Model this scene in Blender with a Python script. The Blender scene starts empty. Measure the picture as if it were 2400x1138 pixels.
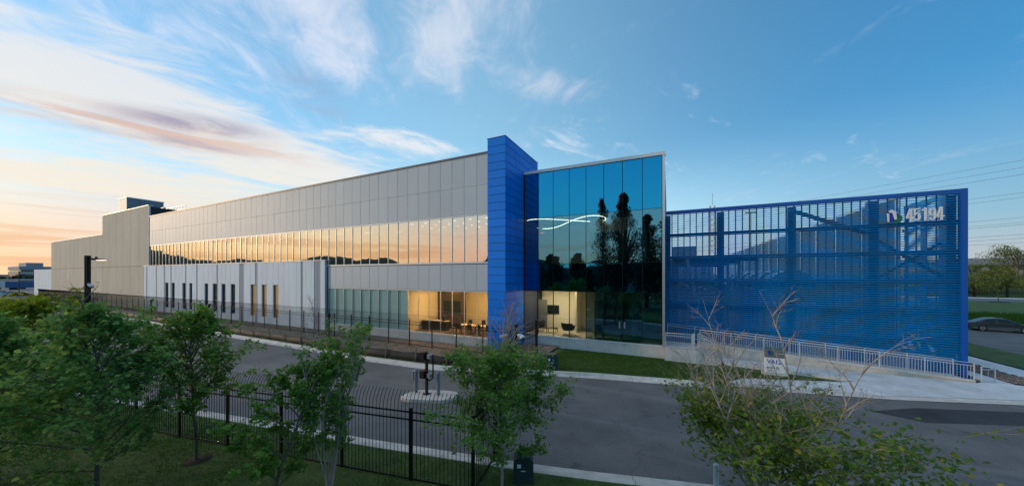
import bpy, math, random
from mathutils import Matrix, Vector
import numpy as np
S = bpy.context.scene
COL = S.collection
R = math.radians
random.seed(7); rng = np.random.default_rng(7)

# ------------------------------------------------------------------ camera
cam = bpy.data.cameras.new('camera'); co = bpy.data.objects.new('camera', cam); COL.objects.link(co); S.camera = co
cam.lens = 11.43; cam.sensor_width = 36; cam.shift_y = 76/2400
co.location = (0, 0, 6.1); co.rotation_euler = (math.pi/2, 0, R(25.75)); cam.clip_start = .1; cam.clip_end = 6000

# ------------------------------------------------------------------ world: low-sun Nishita sky with cirrus
SUN_EL, SUN_ROT = 8.5, 249.0
w = bpy.data.worlds.new('World'); S.world = w; w.use_nodes = True
def make_world():
    nt = w.node_tree; N = nt.nodes; Lk = nt.links.new
    def node(t, **k):
        n = N.new(t)
        for a, b in k.items(): setattr(n, a, b)
        return n
    def put(n, i, v):
        if v is None: return
        if isinstance(v, (int, float)): n.inputs[i].default_value = v
        elif isinstance(v, tuple): n.inputs[i].default_value = v if len(n.inputs[i].default_value) == len(v) else (*v, 1)
        else: Lk(v, n.inputs[i])
    def math_(op, a, b=None, clamp=False):
        n = node('ShaderNodeMath', operation=op, use_clamp=clamp); put(n, 0, a); put(n, 1, b); return n.outputs[0]
    def vec(op, a, b=None):
        n = node('ShaderNodeVectorMath', operation=op); put(n, 0, a); put(n, 1, b); return n.outputs['Value' if op in ('LENGTH', 'DOT_PRODUCT') else 'Vector']
    def mix(f, a, b, mode='MIX'):
        n = node('ShaderNodeMix', data_type='RGBA', blend_type=mode); put(n, 0, f); put(n, 6, a); put(n, 7, b); return n.outputs[2]
    def ramp(v, a, b, c=0., d=1., smooth=True):
        n = node('ShaderNodeMapRange', interpolation_type='SMOOTHSTEP' if smooth else 'LINEAR'); put(n, 0, v)
        for i, q in enumerate((a, b, c, d)): n.inputs[i+1].default_value = q
        return n.outputs[0]
    sky = node('ShaderNodeTexSky', sky_type='NISHITA', sun_disc=False)
    sky.sun_elevation = R(SUN_EL); sky.sun_rotation = R(SUN_ROT); sky.ozone_density = 3.0; sky.dust_density = .7
    gam = node('ShaderNodeGamma'); Lk(sky.outputs[0], gam.inputs[0]); gam.inputs[1].default_value = .56
    hs = node('ShaderNodeHueSaturation'); Lk(gam.outputs[0], hs.inputs['Color']); hs.inputs['Saturation'].default_value = 1.16; hs.inputs['Value'].default_value = 1.18
    D = node('ShaderNodeTexCoord').outputs['Generated']
    sx = node('ShaderNodeSeparateXYZ'); Lk(D, sx.inputs[0]); z = sx.outputs[2]
    flat = node('ShaderNodeCombineXYZ'); Lk(sx.outputs[0], flat.inputs[0]); Lk(sx.outputs[1], flat.inputs[1])
    sun_ = vec('DOT_PRODUCT', vec('NORMALIZE', flat.outputs[0]), (-.935, -.354, 0.))      # 1 towards the sunset
    tosun = ramp(sun_, -.35, .9)
    # deeper blue away from the sunset, paler air near the horizon
    base = mix(1., hs.outputs[0], mix(ramp(sun_, .2, .9), mix(ramp(sun_, -.9, .25), (.15, .43, .60), (.84, 1.0, .98)), (.57, .79, .88)), 'MULTIPLY')
    air = mix(ramp(sun_, -.95, -.25), (.75, 1.02, 1.18), mix(tosun, (1.50, 2.15, 2.45), (2.02, 1.90, 1.62)))
    base = mix(math_('MULTIPLY', ramp(z, .38, .03, 0, 1), .68), base, air)
    glow = math_('MULTIPLY', ramp(z, .24, -.02), ramp(sun_, .0, .9))
    base = mix(math_('MULTIPLY', glow, .85), base, mix(ramp(sun_, .78, .99), (2.15, 1.16, .86), (2.8, 1.75, .66)))
    rim = math_('MULTIPLY', ramp(z, .13, .01), ramp(sun_, .1, -.6))
    base = mix(math_('MULTIPLY', rim, .55), base, (1.42, 1.20, 1.22))
    # cloud plane, turned so that local y looks along the photograph's streaks
    dz = math_('ADD', math_('MAXIMUM', z, .012), .07)
    cb = node('ShaderNodeCombineXYZ'); put(cb, 0, math_('DIVIDE', sx.outputs[0], dz)); put(cb, 1, math_('DIVIDE', sx.outputs[1], dz))
    def turn(v, deg):
        r = node('ShaderNodeVectorRotate', rotation_type='Z_AXIS'); Lk(v, r.inputs[0]); r.inputs['Angle'].default_value = R(deg); return r.outputs[0]
    P = turn(cb.outputs[0], -37)
    def noise(v, scale, detail, rough, stretch=(1, 1, 1), off=(0, 0, 0), dist=0.):
        mp = node('ShaderNodeMapping'); Lk(v, mp.inputs[0]); mp.inputs['Scale'].default_value = stretch; mp.inputs['Location'].default_value = off
        nz = node('ShaderNodeTexNoise'); Lk(mp.outputs[0], nz.inputs[0]); nz.inputs['Scale'].default_value = scale
        nz.inputs['Detail'].default_value = detail; nz.inputs['Roughness'].default_value = rough; nz.inputs['Distortion'].default_value = dist
        return nz.outputs[0]
    def spot(cx, cy, rx, ry, deg=0):
        q = turn(vec('SUBTRACT', P, (cx, cy, 0.)), -deg); return ramp(vec('LENGTH', vec('DIVIDE', q, (rx, ry, 1.))), 1., 0.)
    def add(*a):
        s = a[0]
        for b in a[1:]: s = math_('ADD', s, b)
        return s
    def mul(a, b): return math_('MULTIPLY', a, b)
    A = turn(P, -27)                                         # x along the long low streaks
    # low peach clouds
    nA = add(mul(noise(A, 1.3, 5, .58, (.45, 1.15, 1), (.3, .9, 0), .5), .80), mul(noise(A, 4.5, 6, .64, (.6, 1.25, 1), (3, 1, 0), 1.0), .46), -.08)
    covA = add(mul(spot(-1.35, 2.30, 2.3, .85, 27), .33), mul(spot(-1.42, 1.55, .75, .42, 20), .24), mul(spot(-2.4, 3.0, 2.4, 1.2, 20), .19), mul(spot(-.15, 2.1, .8, .26, 8), .25), mul(ramp(sun_, .2, .95), .08))
    bA = add(nA, covA); mA = ramp(bA, .64, .88)
    # high pale wisps
    nB = add(mul(noise(P, 1.9, 5, .58, (1.25, .5, 1), (1.1, 3.2, 0), .5), .75), mul(noise(P, 6., 6, .66, (1.1, .7, 1), (2, 7, 0), 1.0), .50), -.07)
    covB = add(mul(spot(-.36, 1.36, .46, .80, -14), .29), mul(spot(.06, 1.22, .36, .60, 10), .27), mul(spot(.44, 1.46, .34, .20, 0), .24), mul(spot(-1.0, 1.2, 1.2, .8, 0), .14), mul(spot(2.2, 2.6, 1.4, .4, 10), .10), mul(spot(1.5, 1.3, 1.4, .8, 0), -.12), mul(ramp(z, .58, .90), .34))  # last term adds cloud overhead, above the view, to brighten the ground
    mB = ramp(add(nB, covB), .60, 1.0)
    pk = mix(tosun, (1.5, 1.6, 1.85), (2.15, 2.05, 2.2))
    lowfade = ramp(z, .03, .12)
    full = mix(mul(mul(mB, lowfade), .66), base, pk)
    litA = mix(ramp(z, .16, .42), (2.08, 1.84, 1.52), (1.9, 1.84, 1.8)); litA = mix(tosun, (2.1, 2.15, 2.3), litA)
    warm = mul(spot(-1.75, 2.10, 1.5, .34, 24), ramp(noise(A, 2.6, 5, .6, (.5, 1.3, 1), (5, 2, 0), .6), .36, .56))
    litA = mix(mul(warm, .95), litA, (1.75, 1.02, .64))
    dark = mul(add(mul(spot(-1.36, 2.06, .52, .20, 14), 1.1), mul(spot(-1.62, 2.28, .55, .13, 24), .8), mul(spot(-.62, 1.72, .2, .3, 0), .5)), ramp(noise(A, 3.0, 5, .62, (.6, 1.1, 1), (9, 4, 0), .8), .28, .58))
    full = mix(mul(mul(mA, lowfade), .80), full, litA)
    full = mix(mul(dark, .92), full, (.80, .76, 1.05))
    # thin dusk-coloured bars in the last degrees over the sunset horizon
    E_ = node('ShaderNodeCombineXYZ'); put(E_, 0, sun_); put(E_, 1, mul(z, 9.))
    bars = mul(ramp(noise(E_.outputs[0], 3.2, 4, .6, (1, 1.5, 1), (2, 8, 0), .4), .48, .60), mul(ramp(z, .19, .05), ramp(sun_, .1, .8)))
    full = mix(mul(bars, .5), full, (1.75, .95, .48))
    bg = N['Background']; Lk(full, bg.inputs[0]); bg.inputs[1].default_value = .12
make_world()
sl = bpy.data.lights.new('sun', 'SUN'); so = bpy.data.objects.new('sun', sl); COL.objects.link(so)
sl.energy = .38; sl.angle = R(5); sl.color = (1, .70, .42)
_d = Vector((-math.cos(R(SUN_EL))*.935, -math.cos(R(SUN_EL))*.354, math.sin(R(SUN_EL))))
so.rotation_euler = (-_d).to_track_quat('-Z', 'Y').to_euler(); so.location = (-60, -20, 40)
vs = S.view_settings; vs.view_transform = 'Standard'; vs.look = 'None'; vs.gamma = 1; vs.use_curve_mapping = False; vs.exposure = 1.96
S.cycles.use_denoising = True; S.cycles.max_bounces = 8; S.cycles.transparent_max_bounces = 24; S.cycles.caustics_reflective = False; S.cycles.caustics_refractive = False
S.cycles.sample_clamp_indirect = 8

# ------------------------------------------------------------------ materials
MAT = {}
def mat(name, col, rough=.6, metal=0., var=.0, vscale=3., bump=0., bscale=20., spec=.5, vcol=None, detail=5, stretch=None, island=0., fine=None):
    """principled material; colour wanders between col and vcol (wear, dirt, mixture), fine relief as bump"""
    m = bpy.data.materials.new(name); m.use_nodes = True; nt = m.node_tree; b = nt.nodes['Principled BSDF']
    b.inputs['Base Color'].default_value = (*col, 1); b.inputs['Roughness'].default_value = rough; b.inputs['Metallic'].default_value = metal
    b.inputs['Specular IOR Level'].default_value = spec
    tc = nt.nodes.new('ShaderNodeTexCoord'); src = tc.outputs['Object']
    if stretch:
        mp = nt.nodes.new('ShaderNodeMapping'); nt.links.new(src, mp.inputs[0]); mp.inputs['Scale'].default_value = stretch; src = mp.outputs[0]
    out = None
    if var:
        nz = nt.nodes.new('ShaderNodeTexNoise'); nt.links.new(src, nz.inputs[0]); nz.inputs['Scale'].default_value = vscale; nz.inputs['Detail'].default_value = detail; nz.inputs['Roughness'].default_value = .65
        mr = nt.nodes.new('ShaderNodeMapRange'); nt.links.new(nz.outputs[0], mr.inputs[0]); mr.inputs[1].default_value = .32; mr.inputs[2].default_value = .68
        mx = nt.nodes.new('ShaderNodeMix'); mx.data_type = 'RGBA'; nt.links.new(mr.outputs[0], mx.inputs[0])
        mx.inputs[6].default_value = (*[c*(1-var) for c in col], 1); mx.inputs[7].default_value = (*(vcol or [min(1, c*(1+var)) for c in col]), 1)
        out = mx.outputs[2]
    if fine:                                      # small speckle multiplied over the colour
        n3 = nt.nodes.new('ShaderNodeTexNoise'); nt.links.new(src, n3.inputs[0]); n3.inputs['Scale'].default_value = fine[1]; n3.inputs['Detail'].default_value = 6; n3.inputs['Roughness'].default_value = .75
        mr = nt.nodes.new('ShaderNodeMapRange'); nt.links.new(n3.outputs[0], mr.inputs[0]); mr.inputs[1].default_value = .25; mr.inputs[2].default_value = .75; mr.inputs[3].default_value = 1-fine[0]; mr.inputs[4].default_value = 1+fine[0]
        h3 = nt.nodes.new('ShaderNodeHueSaturation'); nt.links.new(mr.outputs[0], h3.inputs['Value'])
        if out: nt.links.new(out, h3.inputs['Color'])
        else: h3.inputs['Color'].default_value = (*col, 1)
        out = h3.outputs[0]
    if island:
        oi = nt.nodes.new('ShaderNodeObjectInfo'); hv = nt.nodes.new('ShaderNodeHueSaturation')
        mr = nt.nodes.new('ShaderNodeMapRange'); nt.links.new(oi.outputs['Random'], mr.inputs[0]); mr.inputs[3].default_value = 1-island; mr.inputs[4].default_value = 1+island
        nt.links.new(mr.outputs[0], hv.inputs['Value'])
        if out: nt.links.new(out, hv.inputs['Color'])
        else: hv.inputs['Color'].default_value = (*col, 1)
        out = hv.outputs[0]
    if out: nt.links.new(out, b.inputs['Base Color'])
    if bump:
        n2 = nt.nodes.new('ShaderNodeTexNoise'); nt.links.new(src, n2.inputs[0]); n2.inputs['Scale'].default_value = bscale; n2.inputs['Detail'].default_value = 6
        bp = nt.nodes.new('ShaderNodeBump'); nt.links.new(n2.outputs[0], bp.inputs['Height']); bp.inputs['Strength'].default_value = bump; bp.inputs['Distance'].default_value = .02
        nt.links.new(bp.outputs[0], b.inputs['Normal'])
    MAT[name] = m; return m
def glass(name, refl, tint, base=.3, rough=0.0):
    """coated architectural pane: part mirror, part see-through, more mirror at grazing view"""
    m = bpy.data.materials.new(name); m.use_nodes = True; nt = m.node_tree; nt.nodes.remove(nt.nodes['Principled BSDF'])
    o = nt.nodes['Material Output']; g = nt.nodes.new('ShaderNodeBsdfGlossy'); g.inputs[0].default_value = (*refl, 1); g.inputs['Roughness'].default_value = rough
    t = nt.nodes.new('ShaderNodeBsdfTransparent'); t.inputs[0].default_value = (*tint, 1)
    lw = nt.nodes.new('ShaderNodeLayerWeight'); lw.inputs[0].default_value = .5
    pw = nt.nodes.new('ShaderNodeMath'); pw.operation = 'POWER'; nt.links.new(lw.outputs['Facing'], pw.inputs[0]); pw.inputs[1].default_value = 4.5     # Schlick, the same from both sides
    mr = nt.nodes.new('ShaderNodeMapRange'); nt.links.new(pw.outputs[0], mr.inputs[0]); mr.inputs[3].default_value = base; mr.inputs[4].default_value = 1
    nz = nt.nodes.new('ShaderNodeTexNoise'); nz.inputs['Scale'].default_value = .5; tc = nt.nodes.new('ShaderNodeTexCoord'); nt.links.new(tc.outputs['Object'], nz.inputs[0])
    bp = nt.nodes.new('ShaderNodeBump'); bp.inputs['Strength'].default_value = .07; bp.inputs['Distance'].default_value = .05; nt.links.new(nz.outputs[0], bp.inputs['Height']); nt.links.new(bp.outputs[0], g.inputs['Normal'])
    mx = nt.nodes.new('ShaderNodeMixShader'); nt.links.new(mr.outputs[0], mx.inputs[0]); nt.links.new(t.outputs[0], mx.inputs[1]); nt.links.new(g.outputs[0], mx.inputs[2]); nt.links.new(mx.outputs[0], o.inputs[0])
    MAT[name] = m; return m
def emis(name, col, s):
    m = bpy.data.materials.new(name); m.use_nodes = True; b = m.node_tree.nodes['Principled BSDF']; b.inputs['Base Color'].default_value = (*col, 1)
    b.inputs['Emission Color'].default_value = (*col, 1); b.inputs['Emission Strength'].default_value = s; MAT[name] = m; return m
def leafmat(name, c1, c2, c3, trans=.45):
    m = bpy.data.materials.new(name); m.use_nodes = True; nt = m.node_tree; b = nt.nodes['Principled BSDF']; o = nt.nodes['Material Output']
    ge = nt.nodes.new('ShaderNodeNewGeometry'); cr = nt.nodes.new('ShaderNodeValToRGB'); nt.links.new(ge.outputs['Random Per Island'], cr.inputs[0])
    e = cr.color_ramp.elements; e[0].color = (*c1, 1); e[1].color = (*c3, 1); e[1].position = 1.; x = e.new(.82); x.color = (*c2, 1)
    nt.links.new(cr.outputs[0], b.inputs['Base Color']); b.inputs['Roughness'].default_value = .65; b.inputs['Specular IOR Level'].default_value = .12
    t = nt.nodes.new('ShaderNodeBsdfTranslucent'); nt.links.new(cr.outputs[0], t.inputs[0])
    mx = nt.nodes.new('ShaderNodeMixShader'); mx.inputs[0].default_value = trans; nt.links.new(b.outputs[0], mx.inputs[1]); nt.links.new(t.outputs[0], mx.inputs[2]); nt.links.new(mx.outputs[0], o.inputs[0])
    MAT[name] = m; return m

mat('asphalt', (.155, .150, .142), .85, fine=(.35, 14), var=.26, vscale=.35, bump=.5, bscale=60, detail=9)
def wear(name):
    """hairline cracks, dark drips and pale tyre scuffs of a used road surface"""
    nt = MAT[name].node_tree; b = nt.nodes['Principled BSDF']; lk = nt.links.new; src = b.inputs['Base Color'].links[0].from_socket
    tc = nt.nodes.new('ShaderNodeTexCoord'); nz = nt.nodes.new('ShaderNodeTexNoise'); lk(tc.outputs['Object'], nz.inputs[0]); nz.inputs['Scale'].default_value = .9; nz.inputs['Detail'].default_value = 5
    ad = nt.nodes.new('ShaderNodeVectorMath'); ad.operation = 'MULTIPLY_ADD'; lk(nz.outputs['Color'], ad.inputs[0]); ad.inputs[1].default_value = (1.4, 1.4, 0); lk(tc.outputs['Object'], ad.inputs[2])
    def stage(fac, colour, amount):
        nonlocal src
        mu = nt.nodes.new('ShaderNodeMath'); mu.operation = 'MULTIPLY'; lk(fac, mu.inputs[0]); mu.inputs[1].default_value = amount
        mx = nt.nodes.new('ShaderNodeMix'); mx.data_type = 'RGBA'; lk(mu.outputs[0], mx.inputs[0]); lk(src, mx.inputs[6]); mx.inputs[7].default_value = (*colour, 1); src = mx.outputs[2]
    def rng_(v, a, b_):
        r = nt.nodes.new('ShaderNodeMapRange'); r.interpolation_type = 'SMOOTHSTEP'; lk(v, r.inputs[0]); r.inputs[1].default_value = a; r.inputs[2].default_value = b_; return r.outputs[0]
    def noise(sc, stretch=(1, 1, 1), det=6):
        mp = nt.nodes.new('ShaderNodeMapping'); lk(tc.outputs['Object'], mp.inputs[0]); mp.inputs['Scale'].default_value = stretch; mp.inputs['Rotation'].default_value = (0, 0, R(12))
        n = nt.nodes.new('ShaderNodeTexNoise'); lk(mp.outputs[0], n.inputs[0]); n.inputs['Scale'].default_value = sc; n.inputs['Detail'].default_value = det; n.inputs['Roughness'].default_value = .7; return n.outputs[0]
    stage(rng_(noise(.5, (.12, 1.3, 1)), .52, .72), (.25, .245, .23), .65)
    stage(rng_(noise(.9), .58, .74), (.055, .054, .052), .7)
    stage(rng_(noise(9., det=3), .69, .74), (.30, .29, .27), .5)
    vo = nt.nodes.new('ShaderNodeTexVoronoi'); vo.feature = 'DISTANCE_TO_EDGE'; lk(ad.outputs[0], vo.inputs[0]); vo.inputs['Scale'].default_value = .22
    stage(rng_(vo.outputs['Distance'], .006, .0015), (.04, .04, .04), .22)
    lk(src, b.inputs['Base Color'])
wear('asphalt')
mat('fresh_asphalt', (.040, .040, .042), .8, var=.35, vscale=.8, bump=.5, bscale=60)
mat('pale_concrete', (.72, .71, .68), .8, fine=(.08, 6), var=.22, vscale=.6, bump=.15, bscale=40, detail=8)
mat('kerb_concrete', (.66, .60, .52), .85, var=.2, vscale=1.6, bump=.25, bscale=40, detail=8, island=.05)
mat('plinth_concrete', (.64, .615, .57), .8, fine=(.06, 5), var=.16, vscale=1.2, bump=.1, bscale=30)
mat('soil', (.165, .135, .11), .95, var=.45, vscale=1.3, bump=1., bscale=9, detail=9)
mat('mulch', (.035, .022, .015), .95, var=.4, vscale=20, bump=1., bscale=30)
mat('turf', (.060, .125, .018), .9, var=.5, vscale=.9, bump=.8, bscale=30, vcol=(.095, .150, .028), detail=8, fine=(.5, 25))
mat('field', (.06, .08, .03), .95, var=.4, vscale=.05, vcol=(.09, .085, .04))
mat('river_stone', (.30, .24, .19), .8, var=.5, vscale=2.5, bump=.4, bscale=30, island=.3)
mat('grey_metal', (.55, .58, .61), .55, .0, var=.05, vscale=.5, island=.035, stretch=(1, 1, .25))
mat('dark_gap', (.03, .032, .035), .7)
mat('dark_coping', (.12, .12, .125), .5, .5)
mat('silver', (.62, .64, .66), .35, .7)
mat('white_trim', (.72, .73, .74), .45, .1)
mat('beige_precast', (.66, .545, .43), .85, var=.07, vscale=.6, bump=.12, bscale=25, detail=9, island=.035, stretch=(1, 1, .35))
mat('white_precast', (.83, .85, .88), .8, var=.06, vscale=.9, bump=.1, bscale=25, island=.03, stretch=(1, 1, .3))
mat('grey_stripe', (.36, .385, .42), .8, var=.05, island=.04)
mat('tower_blue', (.0, .23, .90), .42, .0, var=.08, vscale=.5, island=.10, spec=.3, bump=.12, bscale=1.3)
mat('screen_blue', (.002, .26, .60), .45, .0, var=.08, vscale=.4, spec=.6)
mat('frame_blue', (.001, .095, .44), .4, .0, spec=.5)
mat('steel_blue_grey', (.04, .14, .25), .5, .3, var=.15, vscale=.7)
mat('shade_grey', (.20, .235, .27), .5, .1, var=.08, vscale=.6)
mat('yard_grey', (.07, .17, .28), .6, .2, var=.12, vscale=.5, stretch=(1, 1, .2))
mat('black_metal', (.010, .010, .011), .55, .0, spec=.25)
mat('black_plastic', (.015, .016, .018), .45)
mat('silt_fabric', (.012, .013, .015), .7, var=.3, vscale=2, bump=.3, bscale=4)
mat('gal_grey', (.30, .33, .36), .45, .3, var=.1, vscale=2)
mat('rail_white', (.60, .64, .68), .4, .2)
mat('bollard_grey', (.20, .24, .28), .5, .2)
mat('box_green', (.02, .045, .05), .55, var=.1)
mat('paint_white', (.8, .8, .8), .5)
mat('sign_white', (.85, .86, .88), .4)
mat('sign_grey', (.16, .16, .16), .5)
mat('sign_blue', (.01, .03, .38), .4)
mat('sign_green', (.005, .16, .10), .4)
mat('sign_black', (.03, .03, .035), .5)
mat('red_paint', (.45, .012, .012), .4)
mat('reflector_orange', (.6, .15, .02), .4)
mat('car_grey', (.075, .085, .085), .3, .3, spec=.5)
mat('car_white', (.55, .57, .58), .3, .1)
mat('car_blue', (.03, .10, .25), .3, .2)
mat('car_rust', (.25, .06, .025), .4, .2)
mat('car_glass', (.012, .016, .018), .12, spec=.35)
mat('tyre', (.015, .015, .015), .85)
mat('alloy', (.5, .5, .5), .3, .8)
mat('brown_panel', (.09, .055, .035), .5, var=.2, vscale=2)
mat('wood', (.22, .16, .10), .8, var=.3, vscale=4)
mat('bark', (.16, .13, .10), .9, var=.4, vscale=6, bump=.8, bscale=25, stretch=(1, 1, .3))
mat('pale_bark', (.42, .35, .30), .85, var=.3, vscale=5, bump=.6, bscale=25, stretch=(1, 1, .3))
mat('room_wall', (.72, .66, .52), .8)
mat('upper_wall_tan', (.34, .28, .22), .8)
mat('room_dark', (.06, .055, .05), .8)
mat('room_floor', (.45, .40, .30), .5)
mat('carpet', (.12, .08, .05), .9, var=.3, vscale=8)
mat('table_top', (.75, .62, .42), .4)
mat('blind_teal', (.62, .80, .78), .75, var=.12, vscale=.8, stretch=(1, 1, .2))
mat('ceiling_white', (.7, .68, .62), .8)
mat('blind_grey', (.10, .12, .115), .7)
mat('partition_blue', (.02, .20, .30), .5)
mat('far_wall_grey', (.28, .31, .36), .8)
mat('far_wall_pale', (.42, .40, .38), .8)
mat('far_glass', (.06, .08, .10), .2)
mat('hill_green', (.035, .042, .028), .95, var=.4, vscale=.02)
mat('yard_floor', (.10, .11, .12), .9, var=.2, vscale=.5)
mat('insulator', (.3, .3, .3), .4)
glass('window_glass', (1., .88, .76), (.80, .80, .77), .58)
glass('clear_glass', (.8, .95, .95), (.94, .96, .94), .08)
glass('lobby_glass', (.26, .68, .92), (.68, .78, .76), .26)
glass('lobby_clear', (.45, .8, .95), (.92, .93, .90), .07)
glass('spandrel_glass', (.03, .46, .80), (.02, .02, .025), .55)
glass('dark_pane', (.45, .6, .6), (.3, .3, .28), .20)
emis('warm_panel', (1, .58, .20), 11.)
emis('lobby_panel', (1, .86, .58), 5.6)
emis('ring_light', (1, .93, .82), 1.5)
emis('downlight', (1, .87, .66), 1.4)
emis('strip_lamp', (1, .88, .70), .55)
emis('glowing_blind', (.62, .32, .10), .13)  # blind that glows by itself, standing in for lamplight from rooms behind
emis('exit_red', (1, .05, .06), .5)
emis('lamp_led', (1, .75, .45), 1.2)
leafmat('maple_dark', (0.121, 0.258, 0.069), (0.215, 0.404, 0.095), (0.378, 0.550, 0.138))
leafmat('maple_mid', (0.117, 0.248, 0.041), (0.207, 0.385, 0.068), (0.413, 0.468, 0.083))
leafmat('maple_yellow', (0.187, 0.264, 0.017), (0.330, 0.418, 0.028), (0.550, 0.506, 0.044))
leafmat('maple_warm', (.105, .205, .026), (.195, .315, .040), (.44, .34, .06))
leafmat('evergreen', (0.024, 0.048, 0.024), (0.038, 0.072, 0.034), (0.072, 0.108, 0.048), .15)
leafmat('scrub', (0.110, 0.151, 0.044), (0.203, 0.233, 0.061), (0.346, 0.305, 0.102), .25)
leafmat('grass_blade', (0.069, 0.149, 0.018), (0.109, 0.201, 0.028), (0.172, 0.218, 0.046), .3)
leafmat('tall_grass_blade', (.05, .12, .012), (.08, .16, .02), (.12, .18, .03), .3)

ORD = ['first','second','third','fourth','fifth','sixth','seventh','eighth','ninth','tenth','eleventh']
# ------------------------------------------------------------------ helpers
WORLD = {}                    # object -> its world matrix, known without a depsgraph
class MB:
    def __init__(s): s.v = []; s.f = []; s.sm = []; s.mi = []; s.cur = 0
    def add(s, v, f, smooth=False):
        o = len(s.v); s.v += [tuple(p) for p in v]; s.f += [tuple(i+o for i in q) for q in f]; s.sm += [smooth]*len(f); s.mi += [s.cur]*len(f); return s
    def box(s, x0, y0, z0, x1, y1, z1):
        return s.add([(x0,y0,z0),(x1,y0,z0),(x1,y1,z0),(x0,y1,z0),(x0,y0,z1),(x1,y0,z1),(x1,y1,z1),(x0,y1,z1)], [(0,3,2,1),(4,5,6,7),(0,1,5,4),(1,2,6,5),(2,3,7,6),(3,0,4,7)])
    def cbox(s, x0, y0, z0, x1, y1, z1, c):
        """box with chamfered edges round its front (-y) face"""
        return s.add([(x0,y0+c,z0),(x1,y0+c,z0),(x1,y1,z0),(x0,y1,z0),(x0,y0+c,z1),(x1,y0+c,z1),(x1,y1,z1),(x0,y1,z1),(x0+c,y0,z0+c),(x1-c,y0,z0+c),(x1-c,y0,z1-c),(x0+c,y0,z1-c)],
                     [(0,3,2,1),(4,5,6,7),(1,2,6,5),(2,3,7,6),(3,0,4,7),(8,9,10,11),(0,1,9,8),(1,5,10,9),(5,4,11,10),(4,0,8,11)])
    def prism(s, poly, z0, z1):
        n = len(poly)
        return s.add([(p[0],p[1],z0) for p in poly]+[(p[0],p[1],z1) for p in poly], [tuple(range(n))[::-1], tuple(range(n,2*n))]+[(i,(i+1)%n,n+(i+1)%n,n+i) for i in range(n)])
    def prism_y(s, poly, y0, y1):
        n = len(poly)
        return s.add([(p[0],y0,p[1]) for p in poly]+[(p[0],y1,p[1]) for p in poly], [tuple(range(n)), tuple(range(n,2*n))[::-1]]+[(i,n+i,n+(i+1)%n,(i+1)%n) for i in range(n)])
    def tube(s, pts, rad, n=6, caps=True):
        pts = [Vector(p) for p in pts]; m = len(pts)
        rad = [rad]*m if isinstance(rad, (int, float)) else rad
        vs = []; ref = None
        for i, p in enumerate(pts):
            t = (pts[min(i+1,m-1)]-pts[max(i-1,0)]).normalized()
            if ref is None: ref = t.orthogonal().normalized()
            ref = (ref - t*ref.dot(t)); ref = ref.normalized() if ref.length > 1e-6 else t.orthogonal().normalized()
            b = t.cross(ref)
            for k in range(n):
                a = 2*math.pi*(k+.5)/n; vs.append(p + (ref*math.cos(a)+b*math.sin(a))*rad[i])
        fs = [(i*n+k, i*n+(k+1)%n, (i+1)*n+(k+1)%n, (i+1)*n+k) for i in range(m-1) for k in range(n)]
        s.add(vs, fs, n > 4)
        if caps: s.add([vs[k] for k in range(n)], [tuple(range(n))[::-1]]); s.add([vs[(m-1)*n+k] for k in range(n)], [tuple(range(n))])
        return s
    def bar(s, a, b, wd, ht):
        """square bar from a to b (wd across, ht up)"""
        a = Vector(a); b = Vector(b); t = (b-a).normalized(); up = Vector((0,0,1))
        if abs(t.z) > .95: up = Vector((1,0,0))
        sd = t.cross(up).normalized(); u = sd.cross(t)
        v = [q+sd*(i*wd/2)+u*(j*ht/2) for q in (a,b) for i,j in ((-1,-1),(1,-1),(1,1),(-1,1))]
        return s.add(v, [(0,1,2,3),(7,6,5,4),(0,4,5,1),(1,5,6,2),(2,6,7,3),(3,7,4,0)])
    def lathe(s, c, prof, n=16):
        v = [(c[0]+r*math.cos(2*math.pi*k/n), c[1]+r*math.sin(2*math.pi*k/n), c[2]+z) for r,z in prof for k in range(n)]; m = len(prof)
        s.add(v, [(i*n+k,i*n+(k+1)%n,(i+1)*n+(k+1)%n,(i+1)*n+k) for i in range(m-1) for k in range(n)], True)
        s.add(v[:n], [tuple(range(n))[::-1]]); s.add(v[-n:], [tuple(range(n))]); return s
    def xform(s, M):
        s.v = [tuple(M @ Vector(p)) for p in s.v]; return s
    def mesh(s, name, mats):
        me = bpy.data.meshes.new(name); me.from_pydata(s.v, [], s.f)
        for m in (mats if isinstance(mats, (list, tuple)) else [mats]): me.materials.append(MAT[m])
        me.polygons.foreach_set('use_smooth', s.sm); me.polygons.foreach_set('material_index', s.mi); me.update(); return me
    def build(s, name, mats, parent=None, loc=(0,0,0), rot=None):
        return piece(name, s.mesh(name, mats), parent, loc, rot)
def piece(name, me, parent=None, loc=(0,0,0), rot=None):
    """an object at a world position, hung under parent without moving it"""
    o = bpy.data.objects.new(name, me); COL.objects.link(o)
    M = Matrix.Translation(loc)
    if rot is not None: M = M @ rot.to_4x4()
    o.matrix_basis = M; WORLD[o] = M
    if parent is not None: o.parent = parent; o.matrix_parent_inverse = WORLD[parent].inverted()
    return o
def tag(o, label=None, cat=None, group=None, kind=None):
    if label: o['label'] = label
    if cat: o['category'] = cat
    if group: o['group'] = group
    if kind: o['kind'] = kind
    return o
def thing(name, label, cat, loc=(0,0,0), rz=0, group=None):
    o = bpy.data.objects.new(name, None); COL.objects.link(o); o.empty_display_size = .3
    M = Matrix.Translation(loc) @ Matrix.Rotation(rz, 4, 'Z'); o.matrix_basis = M; WORLD[o] = M
    return tag(o, label, cat, group)
def local(parent, mb, name, mats):
    """part given in the thing's own coordinates"""
    o = bpy.data.objects.new(name, mb.mesh(name, mats)); COL.objects.link(o); o.parent = parent; WORLD[o] = WORLD.get(parent, Matrix()) .copy(); return o
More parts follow.
